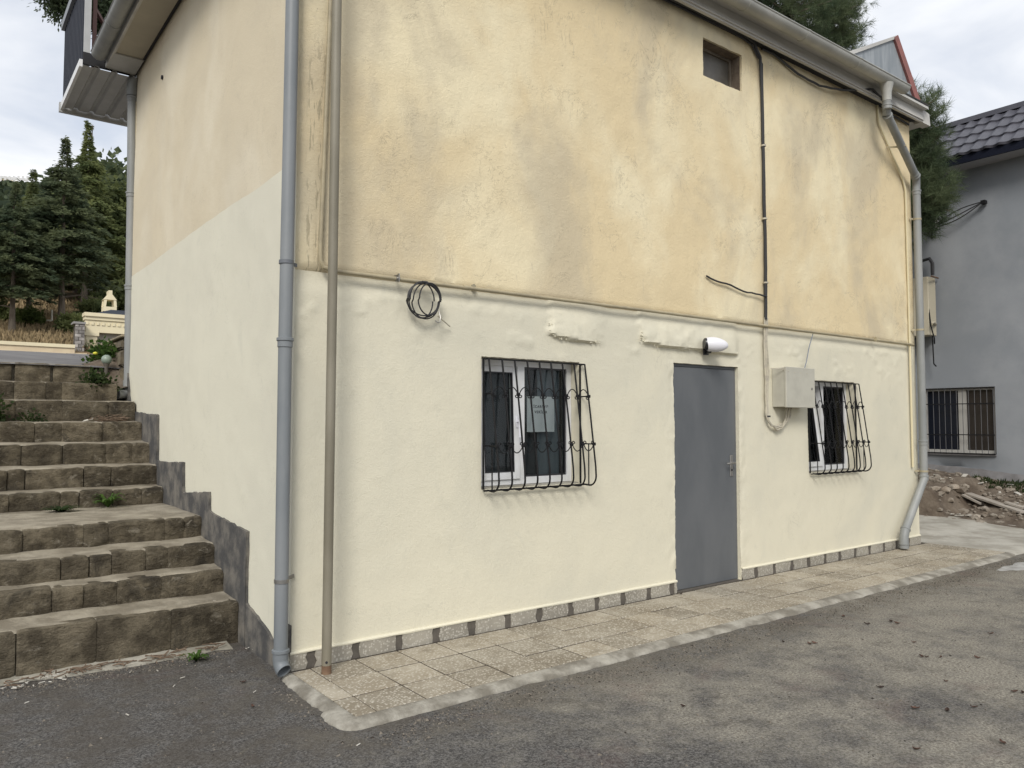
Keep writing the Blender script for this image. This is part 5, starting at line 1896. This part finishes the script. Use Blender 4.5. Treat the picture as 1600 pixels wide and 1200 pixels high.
lob = []
for px, py, X, r, rz, w in ((1448, 300, 13.3, 0.30, 0.32, 0.7), (1458, 318, 13.3, 0.20, 0.22, 0.35), (1432, 240, 13.2, 0.34, 0.42, 1.0), (1440, 190, 13.1, 0.20, 0.30, 0.5), (1410, 290, 13.2, 0.5, 0.6, 1.0), (1390, 200, 13.0, 0.5, 0.5, 0.8), (1440, 338, 13.4, 0.20, 0.16, 0.2), (1420, 350, 13.3, 0.35, 0.3, 0.5), (1449, 162, 13.0, 0.05, 0.14, 0.05)):
    p = P_(px, py, X)
    lob.append((p[0], p[1], p[2], r, rz, w))
make_pine((12.9, 7.3, 0.2), 6.2, lob, 'shaggy pine squeezed between the painted building and the grey house', 40, 300)
lob = []
for px, py, Y, r, rz, w in ((1230, 20, 8.4, 0.75, 0.55, 1.1), (1290, 30, 8.4, 0.55, 0.5, 0.9), (1312, 20, 8.4, 0.33, 0.42, 0.5), (1328, 62, 8.3, 0.18, 0.18, 0.18), (1250, -60, 8.6, 0.8, 0.7, 1.0), (1310, -40, 8.5, 0.45, 0.5, 0.6), (1180, -20, 8.6, 0.6, 0.5, 0.7), (1290, 75, 8.4, 0.5, 0.35, 0.6), (1240, 90, 8.5, 0.6, 0.4, 0.5)):
    p = at_y(px, py, Y)
    lob.append((p[0], p[1], p[2], r, rz, w))
make_pine((13.6, 8.6, 0.1), 11.5, lob, 'tall dark pine rising behind the roof of the painted building', 50, 420)

# dark tree over the screen at the top left
lob = []
for px, py, Y, r, rz, w in ((112, 2, 15, 0.42, 0.30, 1.0), (92, -8, 15, 0.35, 0.22, 0.6), (130, 12, 15, 0.35, 0.25, 0.6), (165, 15, 15, 0.35, 0.3, 0.7), (172, 40, 15, 0.22, 0.25, 0.4), (150, -40, 15, 0.7, 0.5, 1.2), (200, 10, 15, 0.4, 0.4, 0.8), (180, 70, 15, 0.2, 0.25, 0.2)):
    p = at_y(px, py, Y)
    lob.append((p[0], p[1], p[2], r, rz, w))
x0 = at_y(300, 100, 15)[0]
o = thing('evergreen_tree', 'dark evergreen branches overhanging the ribbed screen at the upper left', 'tree', (x0, 15, 2.4))
m = MB()
m.tube([(x0, 15, 2.4), (x0 - .1, 15, 6), (x0 - .3, 15, 9.5), (x0 - .5, 15, 11)], [0.25, 0.2, 0.12, 0.04], 10)
pos, dirs = [], []
g = np.random.default_rng(9)
for (lx, ly, lz, r, rz, w) in lob:
    c = np.array([lx, ly, lz])
    m.tube([(x0 - .3, 15, lz - 0.5), ((lx + x0) / 2, 15, lz - .05), tuple(c)], [0.07, 0.04, 0.012], 6)
    k = int(3200 * w)
    cl = c + unit(g.normal(size=(14, 3))) * g.random((14, 1)) ** .5 * np.array([r, r, rz])
    ii = g.integers(0, 14, k)
    off = g.normal(size=(k, 3)) * 0.09
    pos.append(cl[ii] + off)
    dirs.append(unit(off + g.normal(size=(k, 3)) * 0.05))
part('trunk', m, BARK, o)
pos, dirs = np.concatenate(pos), np.concatenate(dirs)
Ls = g.uniform(0.05, 0.10, len(pos))
V, F = leaf_tris(pos, dirs, Ls, Ls * 0.22, g)
cme = raw_mesh('crown', V, F, CEDAR)
cme.transform(Matrix.Translation((-x0, -15, -2.4)))
c = bpy.data.objects.new('crown', cme)
COL.objects.link(c)
c.parent = o


# weeds and creepers
def weed(loc, r, h, n, label, seed, mat=WEED, group='weeds on the stairs and asphalt', name='weed', cat='weed', wd=0.09):
    g = np.random.default_rng(seed)
    V, F = [], []
    for k in range(n):
        a = g.uniform(0, 2 * np.pi)
        L = r * g.uniform(0.5, 1.1)
        w = L * wd * g.uniform(0.8, 1.5)
        out = np.array([math.cos(a), math.sin(a), 0])
        lat = np.array([-out[1], out[0], 0])
        hh = h * g.uniform(0.5, 1.1)
        b = len(V)
        for s, ww in ((0, 0.25), (0.3, 0.9), (0.65, 1.0), (0.9, 0.5)):
            c = out * L * s + np.array([0, 0, hh * math.sin(s * 2.3)])
            V.append(c + lat * w * ww)
            V.append(c - lat * w * ww)
        V.append(out * L + np.array([0, 0, hh * math.sin(2.3) * 0.9]))
        V.append(out * L * 1.001 + np.array([0, 0, hh * math.sin(2.3) * 0.9]))
        for q in range(4):
            F.append((b + 2 * q, b + 2 * q + 1, b + 2 * q + 3, b + 2 * q + 2))
    me = raw_mesh(name, np.array(V), np.array(F), mat)
    o = link(name, me, None, tuple(map(float, loc)))
    o['label'] = label
    o['category'] = cat
    if group:
        o['group'] = group
    return o


weed((1.426, 5.21, GZ), 0.10, 0.055, 22, 'small green weed growing from the asphalt before the stairs', 1)
weed((1.304, 7.58, 0.75), 0.15, 0.12, 34, 'larger green weed against the riser above the stair landing', 2)
weed((0.93, 7.45, 0.748), 0.16, 0.05, 40, 'flat dark weed on the stair landing', 3, IVY)


def creeper(label, loc, ext, n, L0, seed, mat=IVY, name='creeper'):
    g = np.random.default_rng(seed)
    c = np.clip(g.normal(size=(14, 3)), -1.3, 1.3) * np.array(ext) * 0.45
    ii = g.integers(0, 14, n)
    off = g.normal(size=(n, 3)) * 0.05
    pos = c[ii] + off
    pos[:, 2] = np.maximum(pos[:, 2] + ext[2] * 0.6, -0.01)
    dirs = unit(off + g.normal(size=(n, 3)) * 0.05 + np.array([0, -0.02, 0.02]))
    Ls = g.uniform(0.6, 1.3, n) * L0
    V, F = leaf_tris(pos, dirs, Ls, Ls * 0.42, g)
    o = thing(name, label, 'plant', loc, 'plants beside the stairs')
    m = MB()
    for q in c:
        e_ = (q[0], q[1], max(q[2] + ext[2] * 0.6, 0.01))
        m.tube([(0, 0, 0), (e_[0] * .5, e_[1] * .5, e_[2] * .65), e_], 0.003, 4)
    m.v = [(x + loc[0], y + loc[1], z + loc[2]) for x, y, z in m.v]
    part('stem', m, IVY, o)
    fo = bpy.data.objects.new('foliage', raw_mesh('foliage', V, F, mat))
    COL.objects.link(fo)
    fo.parent = o
    return o


creeper('leafy green plant with a yellow flower at the road edge above the stairs', (1.62, 10.05, 2.16), (0.13, 0.25, 0.16), 520, 0.055, 4, WEED, 'leafy_plant')
creeper('dark creeper hanging beside the globe lamp over the top steps', (1.52, 9.42, 1.86), (0.16, 0.10, 0.12), 620, 0.045, 5)
creeper('dark creeper at the left ends of the upper steps', (0.50, 8.88, 1.50), (0.06, 0.06, 0.14), 420, 0.04, 6)
creeper('low dark moss clump on the tread of the eighth step', (0.86, 8.90, 1.50), (0.12, 0.03, 0.03), 200, 0.035, 7)
fl = MB()
bm = bmesh.new()
bmesh.ops.create_icosphere(bm, subdivisions=2, radius=0.026)
for v in bm.verts:
    v.co = Vector((v.co.x, v.co.y, v.co.z * 0.7))
p = at_y(149, 552, 9.85)
bmesh.ops.translate(bm, vec=Vector(p), verts=bm.verts[:])
fl.bm(bm)
single('yellow_flower', fl, simple('flower_yellow', (0.62, 0.60, 0.06), 0.7), 'single yellow flower at the edge of the upper road', 'flower', tuple(p))

# ================================================================ VILLA AND BOUNDARY WALL BEYOND THE ROAD
YV = 43.0


def VX(px, Y=YV):
    return float(at_y(px, 530, Y)[0])


def VZ(px, py, Y=YV):
    return float(at_y(px, py, Y)[2])


vl = thing('villa_gatehouse', 'cream villa gatehouse with fluted pilaster, cornice and slate roof beyond the road', 'building', (VX(165), YV, 2.66))
xa, xb = VX(133), VX(300)
ztop = VZ(150, 495)
zfr, zcap = VZ(150, 503), VZ(150, 520)
part('wall', MB().box(xa + 0.15, xb, YV + 0.35, YV + 0.6, 2.6, ztop - 0.05), VILLA_PANEL, vl, 'grey-beige panel between the pilasters')
part('cornice', MB().box(xa - 0.08, xb, YV - 0.18, YV + 0.6, ztop, ztop + 0.18), VILLA, vl)
part('cornice', MB().box(xa - 0.04, xb, YV - 0.10, YV + 0.6, ztop - 0.17, ztop - 0.002), VILLA, vl)
part('frieze', MB().box(xa, xb, YV - 0.03, YV + 0.4, zcap + 0.02, ztop - 0.172), VILLA, vl)
k = 0
x = xa
while x < VX(200):
    part('dentil', MB().box(x, x + 0.12, YV - 0.075, YV - 0.032, ztop - 0.42, ztop - 0.28), VILLA, vl)
    x += 0.24
px0, px1 = VX(134), VX(152)
pil = part('pilaster', MB().box(px0, px1, YV + 0.02, YV + 0.45, 2.6, zcap - 0.16), VILLA, vl)
part('capital', MB().box(px0 - 0.07, px1 + 0.07, YV - 0.05, YV + 0.45, zcap - 0.16, zcap + 0.018), VILLA, pil)
for i in range(4):
    xx = px0 + (px1 - px0) * (0.14 + 0.24 * i)
    part('flute', MB().box(xx - 0.022, xx + 0.022, YV - 0.01, YV + 0.0195, 3.0, zcap - 0.35), VILLA, pil)
part('roof', MB().prism([(xa + 0.45, YV - 0.1, ztop + 0.181), (xb, YV - 0.1, ztop + 0.181), (xb, YV - 0.1, ztop + 0.42), (xa + 1.1, YV - 0.1, ztop + 0.40)], (0, 0.75, 0)), SLATE, vl, 'dark slate roof')
# lantern chimney
lc = thing('lantern_chimney', 'small cream lantern-shaped chimney on the slate roof', 'chimney', (VX(172), YV + 0.5, ztop + 0.35))
xc, z0 = VX(172), ztop + 0.35
part('base', MB().box(xc - 0.30, xc + 0.30, YV + 0.2, YV + 0.8, z0, z0 + 0.24), VILLA, lc)
for sx in (-1, 1):
    for yy in (YV + 0.26, YV + 0.74):
        part('pier', MB().bar((xc + sx * 0.25, yy, z0 + 0.24), (xc + sx * 0.21, yy, z0 + 0.62), 0.12, 0.12), VILLA, lc)
part('cap', MB().prism([(xc - 0.30, YV + 0.18, z0 + 0.60), (xc + 0.30, YV + 0.18, z0 + 0.60), (xc + 0.08, YV + 0.18, z0 + 0.88), (xc + 0.08, YV + 0.18, z0 + 1.08), (xc - 0.08, YV + 0.18, z0 + 1.08), (xc - 0.08, YV + 0.18, z0 + 0.88)], (0, 0.64, 0)), VILLA, lc)
# grey brick pier
YB = 42.4
bp = thing('brick_pier', 'grey brick pier between boundary wall and gatehouse', 'pier', (VX(124, YB), YB, 2.66))
bx0, bx1, bzt = VX(117, YB), VX(132.5, YB), VZ(124, 506, YB)
part('core', MB().box(bx0 + .03, bx1 - .03, YB + 0.03, YB + 0.7, 2.6, bzt), MORTAR, bp)
part('coping', MB().box(bx0 - 0.08, bx1 + 0.02, YB - 0.06, YB + 0.78, bzt, bzt + 0.10), simple('pier_cap', (0.26, 0.25, 0.24), 0.9), bp)
z, c = 4.3, 0
while z < bzt - 0.05:
    h = 0.17
    x = bx0 - (0.13 if c % 2 else 0)
    while x < bx1:
        a, b = max(bx0, x), min(bx1, x + 0.29)
        if b - a > 0.05:
            part('brick', MB().box(a + 0.008, b - 0.012, YB, YB + 0.06, z, min(z + h - 0.02, bzt), 0.006), VILLA_BRICK, bp)
        x += 0.30
    z += h
    c += 1
# boundary wall
bw = thing('boundary_wall', 'long cream boundary wall with recessed panel below the hillside', 'wall', (2.0, 41.6, 2.66))
wx0, wx1 = -25.0, bx0 - 0.1
YW = 41.6
zt_ = VZ(60, 541, YW)
part('wall', MB().box(wx0, wx1, YW, YW + 0.4, 2.6, zt_), WALLCREAM, bw)
part('coping', MB().box(wx0, wx1, YW - 0.06, YW + 0.46, zt_, zt_ + 0.16), VILLA, bw)
part('panel', MB().box(wx0, VX(76, YW), YW - 0.03, YW - 0.002, 2.6, zt_ - 0.26), VILLA_PANEL, bw, 'darker recessed panel')
part('step_block', MB().box(wx1 + 0.0, bx1, YW + 0.05, YW + 0.44, 2.6, zt_ - 0.22), WALLCREAM, bw)
# white rail fence pieces between the trees
rf = thing('pipe_railing', 'thin white pipe railing among the hillside trees', 'railing', (VX(70, 52), 52, hz(4.8, 52)))


def rp(px, py, Y=52):
    return tuple(at_y(px, py, Y))


for a, b in (((-30, 494), (14, 496)), ((4, 496), (4, 512)), ((60, 500), (81, 501)), ((81, 501), (81, 484)), ((-12, 494), (-12, 512))):
    part('rail', MB().tube([rp(*a), rp(*b)], 0.045, 8), simple('rail_white', (0.62, 0.58, 0.48), 0.6), rf)

# house on the hilltop, far left, and a pale roof glimpsed among the trees
YH = 150
hh = thing('hilltop_house', 'white house with balcony on the hilltop at the far left', 'building', tuple(at_y(10, 300, YH)))
p0, p1 = at_y(-40, 272, YH), at_y(40, 300, YH)
part('wall', MB().box(p0[0], at_y(30, 280, YH)[0], YH, YH + 8, p1[2] - 6, at_y(10, 280, YH)[2]), VILLA, hh)
part('wall', MB().box(p0[0], at_y(14, 280, YH)[0], YH + 1.5, YH + 8, at_y(10, 280, YH)[2], at_y(5, 271, YH)[2]), PVC_WHITE, hh)
part('railing', MB().bar(tuple(at_y(-20, 275, YH)), tuple(at_y(44, 281, YH)), 0.25, 0.35), PVC_WHITE, hh)
for px in range(-20, 45, 7):
    q = at_y(px, 277, YH)
    part('baluster', MB().box(q[0] - .15, q[0] + .15, YH - .15, YH + .15, q[2] - 1.6, q[2] + 0.2), PVC_WHITE, hh)
for px in (2, 14):
    q = at_y(px, 287, YH)
    part('window', MB().box(q[0] - 0.5, q[0] + 0.5, YH - .06, YH + .02, q[2] - .7, q[2] + .5), SLATE, hh)
sh = thing('white_shed', 'white shed glimpsed through the trees above the gatehouse', 'shed', tuple(at_y(145, 425, 63)))
q = at_y(146, 423, 63)
part('wall', MB().box(q[0] - 0.55, q[0] + 0.55, 63, 65, q[2] - 1.5, q[2] + 0.05), PVC_WHITE, sh)
part('roof', MB().prism([(q[0] - 0.75, 62.8, q[2] + 0.35), (q[0] - 0.75, 62.8, q[2] + 0.25), (q[0] + 0.75, 62.8, q[2] + 0.05), (q[0] + 0.75, 62.8, q[2] + 0.15)], (0, 2.4, 0)), PVC_WHITE, sh)

# ================================================================ RUBBLE, LITTER, LEAVES
def chunk(rad, seed, flat=0.65):
    g = random.Random(seed)
    bm = bmesh.new()
    bmesh.ops.create_icosphere(bm, subdivisions=1, radius=rad)
    for v in bm.verts:
        s = g.uniform(0.7, 1.25)
        v.co = Vector((v.co.x * s * 1.2, v.co.y * s, v.co.z * s * flat))
    return bm


SG = 'loose stones on the soil bank'
for i, (px, py, rad) in enumerate(((1505, 801, 0.12), (1525, 808, 0.09), (1504, 806, 0.07), (1485, 783, 0.10), (1500, 768, 0.15), (1492, 762, 0.12), (1508, 762, 0.10), (1560, 764, 0.10), (1462, 765, 0.10), (1470, 772, 0.09), (1478, 767, 0.11), (1545, 800, 0.06))):
    best = None
    d = _ray(px, py)
    for t in np.linspace(9 / d[0], 14.6 / d[0], 260):
        q = _c + d * t
        if q[0] > 12.2 and bank_z(np.array(q[0]), np.array(q[1])) > q[2]:
            best = q
            break
    if best is None:
        continue
    rad *= 0.72
    m = MB().bm(chunk(rad, i))
    m.v = [(x + best[0], y + best[1], z + best[2] + rad * 0.2) for x, y, z in m.v]
    single('loose_stone', m, RUBBLE, 'pale loose stone lying on the soil bank below the grey house', 'stone', tuple(best), SG)
# small rubble as one mass
g = np.random.default_rng(5)
mb = MB()
for i in range(900):
    x, y = g.uniform(12.35, 14.35), g.uniform(2.5, 7.2)
    w = math.exp(-((x - 13.2) / 0.8) ** 2) * (1.0 if y > 4.6 else 0.6)
    if g.random() > w:
        continue
    rad = g.uniform(0.015, 0.055)
    m = MB().bm(chunk(rad, 1000 + i % 17))
    a = g.uniform(0, 6.28)
    z = float(bank_z(np.array(x), np.array(y)))
    mb.add([(x + p[0] * math.cos(a) - p[1] * math.sin(a), y + p[0] * math.sin(a) + p[1] * math.cos(a), z + p[2] + rad * .2) for p in m.v], m.f)
o = struct('rubble', mb, RUBBLE, 'small broken rubble on the soil bank', 'stuff')
o['category'] = 'rubble'
mb = MB()
for i in range(60):
    x, y = g.uniform(12.6, 14.3), g.uniform(2.8, 6.6)
    z = float(bank_z(np.array(x), np.array(y)))
    a = g.uniform(0, 6.28)
    l, w = g.uniform(0.02, 0.065), g.uniform(0.012, 0.035)
    m = MB().box(-l, l, -w, w, 0, 0.012)
    tilt = g.uniform(-.4, .4)
    mb.add([(x + p[0] * math.cos(a) - p[1] * math.sin(a), y + p[0] * math.sin(a) + p[1] * math.cos(a), z + 0.02 + p[2] + p[0] * tilt) for p in m.v], m.f)
o = struct('white_scraps', mb, WHITEBIT, 'white plaster and plastic scraps strewn on the soil bank', 'stuff')
o['category'] = 'litter'


def on_bank(px, py):
    d = _ray(px, py)
    for t in np.linspace(9 / d[0], 14.6 / d[0], 400):
        q = _c + d * t
        if q[0] > 12.2 and bank_z(np.array(q[0]), np.array(q[1])) > q[2]:
            return q
    return at_x(px, py, 13.2)


for (a, b, w, lab) in (((1512, 776), (1600, 806), 0.14, 'long pale plank lying across the soil bank'), ((1506, 778), (1535, 792), 0.10, 'short split plank left of the long plank on the soil bank'), ((1572, 790), (1600, 799), 0.09, 'narrow whitish board behind the long plank')):
    pa, pb = on_bank(*a), on_bank(*b)
    m = MB().bar(tuple(pa + np.array([0, 0, .05])), tuple(pb + np.array([0, 0, .05])), w, 0.028)
    single('plank', m, PLANK, lab, 'plank', tuple(pa), 'boards on the soil bank')
# low grass at the foot of the grey wall
n = 2600
x = g.uniform(13.9, 14.42, n)
y = g.uniform(2.5, 5.6, n)
pos = np.stack([x, y, bank_z(x, y) - 0.01], -1)
dirs = unit(g.normal(size=(n, 3)) * 0.5 + np.array([0, 0, 1]))
Ls = g.uniform(0.03, 0.09, n)
V, F = leaf_tris(pos, dirs, Ls, Ls * 0.12, g)
o = link('low_grass', raw_mesh('low_grass', V, F, IVY))
o['kind'] = 'stuff'
o['label'] = 'low dark grass at the foot of the grey wall'
o['category'] = 'grass'

# dry leaves on the asphalt
leaf_spots = [(1318, 963), (1392, 971), (1402, 974), (1428, 1004), (1440, 1026), (1478, 1065), (1448, 1027), (1470, 1027), (1527, 1028), (1375, 1074), (1480, 1110), (1522, 1105), (1432, 1171), (1567, 1161), (1067, 1104), (1598, 1083), (1585, 1081), (1265, 1006), (1273, 1005), (1548, 990), (1224, 1003), (380, 1066), (395, 1104), (1064, 928), (1430, 1107), (1355, 975)]
for i, (px, py) in enumerate(leaf_spots):
    zz = 0.006 if (px, py) == (1064, 928) else GZ + 0.004
    p = at_z(px, py, zz)
    a = random.uniform(0, 6.28)
    L = random.uniform(0.012, 0.024)
    m = MB()
    P = np.zeros((5, 3, 3))
    for r_, s in enumerate((-1, -.5, 0, .5, 1)):
        ww = L * 0.55 * (1 - s * s * 0.9)
        for c_, t in enumerate((-1, 0, 1)):
            P[r_, c_] = (L * s, ww * t, 0.005 * abs(t) * random.uniform(.2, 1.8) + 0.006 * s * s)
    m.grid(P)
    m.v = [(p[0] + q[0] * math.cos(a) - q[1] * math.sin(a), p[1] + q[0] * math.sin(a) + q[1] * math.cos(a), p[2] + q[2]) for q in m.v]
    single('dry_leaf', m, DRYLEAF, 'curled dark brown dry leaf lying on the ground before the building', 'leaf', tuple(p), 'dry leaves scattered on the ground')

# crumbs of asphalt and dirt along the kerb, litter at the foot of the stairs
def grit(name, mat, n, lab, rmin, rmax, near):
    mb = MB()
    for i in range(n):
        if i < n * near:
            x = g.uniform(1.6, 10.2)
            y = 3.50 - abs(g.normal()) * 0.13 + 0.03 * math.sin(x * 3)
            if x < 1.75:
                y = g.uniform(3.4, 4.5)
                x = 1.68 - abs(g.normal()) * 0.06
        elif i < n * (near + 0.12):
            x, y = g.uniform(-0.2, 1.7), 5.34 - abs(g.normal()) * 0.10
        else:
            x, y = g.uniform(0.0, 9.0), g.uniform(1.0, 5.25)
            if y > 3.48 and x > 1.62:
                continue
        rad = g.uniform(rmin, rmax) * (1.7 if g.random() < 0.05 else 1)
        b = len(mb.v)
        mb.v += [(x + rad * g.uniform(-1, 1.2), y + rad, GZ), (x - rad, y - rad * g.uniform(.3, 1), GZ), (x + rad, y - rad, GZ), (x + rad * g.uniform(-.4, .4), y, GZ + rad * 1.1)]
        mb.f += [(b, b + 1, b + 3), (b + 1, b + 2, b + 3), (b + 2, b, b + 3)]
    o = struct(name, mb, mat, lab, 'stuff')
    o['category'] = 'grit'


grit('grit', CRUMB, 5200, 'loose grit and asphalt crumbs along the kerb', 0.002, 0.0065, 0.5)
grit('dark_crumbs', simple('dark_crumb', (0.030, 0.024, 0.019), 0.95), 2400, 'dark crumbs of leaf and bitumen on the asphalt', 0.002, 0.005, 0.55)
mb = MB()


def butt(x, y, z):
    a = g.uniform(0, 6.28)
    l = g.uniform(0.008, 0.015)
    mb.tube([(x - l * math.cos(a), y - l * math.sin(a), z + 0.005), (x + l * math.cos(a), y + l * math.sin(a), z + 0.005)], 0.0032, 5)


for i in range(30):
    t = g.random()
    butt(0.35 + 0.30 * t + g.normal() * 0.05, 5.33 + g.normal() * 0.05, GZ + 0.012)
for px, py in ((243, 1007), (253, 1012), (305, 1022), (350, 996), (355, 998), (347, 999), (360, 994), (112, 1035), (390, 1013), (385, 1015), (395, 1016)):
    p = at_z(px, py, GZ + 0.01)
    butt(p[0], p[1], GZ + 0.012)
for px, py in ((204, 1051), (246, 1049), (285, 1060), (272, 1073), (199, 1118), (42, 1099), (560, 1165), (398, 1082)):
    p = at_z(px, py, GZ)
    butt(p[0], p[1], GZ)
for px, py, k in ((335, 939, 0), (35, 798, 3), (150, 658, 7), (160, 652, 7), (140, 656, 7), (50, 655, 7), (30, 654, 7)):
    z = STEPS[k][1]
    p = at_z(px, py, z + 0.003) if k < 7 else at_y(px, 655, 8.85)
    butt(p[0], p[1], z)
mb.smooth = False
o = struct('cigarette_butts', mb, WHITEBIT, 'cigarette butts and white scraps strewn at the foot of the stairs', 'stuff')
o['category'] = 'litter'
mb = MB()
for i in range(170):
    if i < 80:       # dry twigs heaped on the eighth tread
        x, y, z = 1.52 + g.normal() * 0.09, 8.87 + g.normal() * 0.025, 1.50 + abs(g.normal()) * 0.03
    else:
        x, y, z = g.uniform(0.3, 1.65), 5.40 + g.normal() * 0.05, GZ + 0.012
    a = g.uniform(0, 6.28)
    l = g.uniform(0.02, 0.07)
    mb.tube([(x - l * math.cos(a), y - l * math.sin(a) * .4, z + 0.003), (x, y, z + 0.012), (x + l * math.cos(a), y + l * math.sin(a) * .4, z + g.uniform(0, .03))], 0.0035, 4)
o = struct('dry_twigs', mb, simple('twig_brown', (0.11, 0.075, 0.05), 0.9, (0.18, 0.13, 0.09), 20), 'dry twigs and dirt lying on the stairs', 'stuff')
o['category'] = 'litter'
p = at_y(136, 655, 8.86)
single('paper_scrap', MB().prism([(p[0] - .05, 8.80, 1.506), (p[0] + .05, 8.85, 1.53), (p[0] + .06, 8.88, 1.545), (p[0] - .03, 8.86, 1.52)], (0, 0, 0.003)), WHITEBIT,
       'crumpled white scrap among the dry twigs on an upper step', 'litter', (p[0], 8.85, 1.505))

# pale dried cement spill on the asphalt at the right edge
pts = []
for i in range(26):
    t = 2 * math.pi * i / 26
    q = 1 + 0.25 * math.sin(3 * t) + 0.12 * math.sin(7 * t + 1)
    pts.append((9.25 + 0.34 * q * math.cos(t), 3.26 + 0.13 * q * math.sin(t), GZ + 0.004))
struct('cement_spill', MB().prism(pts, (0, 0, -0.003)), simple('spill_pale', (0.26, 0.255, 0.24), 0.85, (0.40, 0.395, 0.38), 9), 'pale dried cement spill on the asphalt near the kerb')
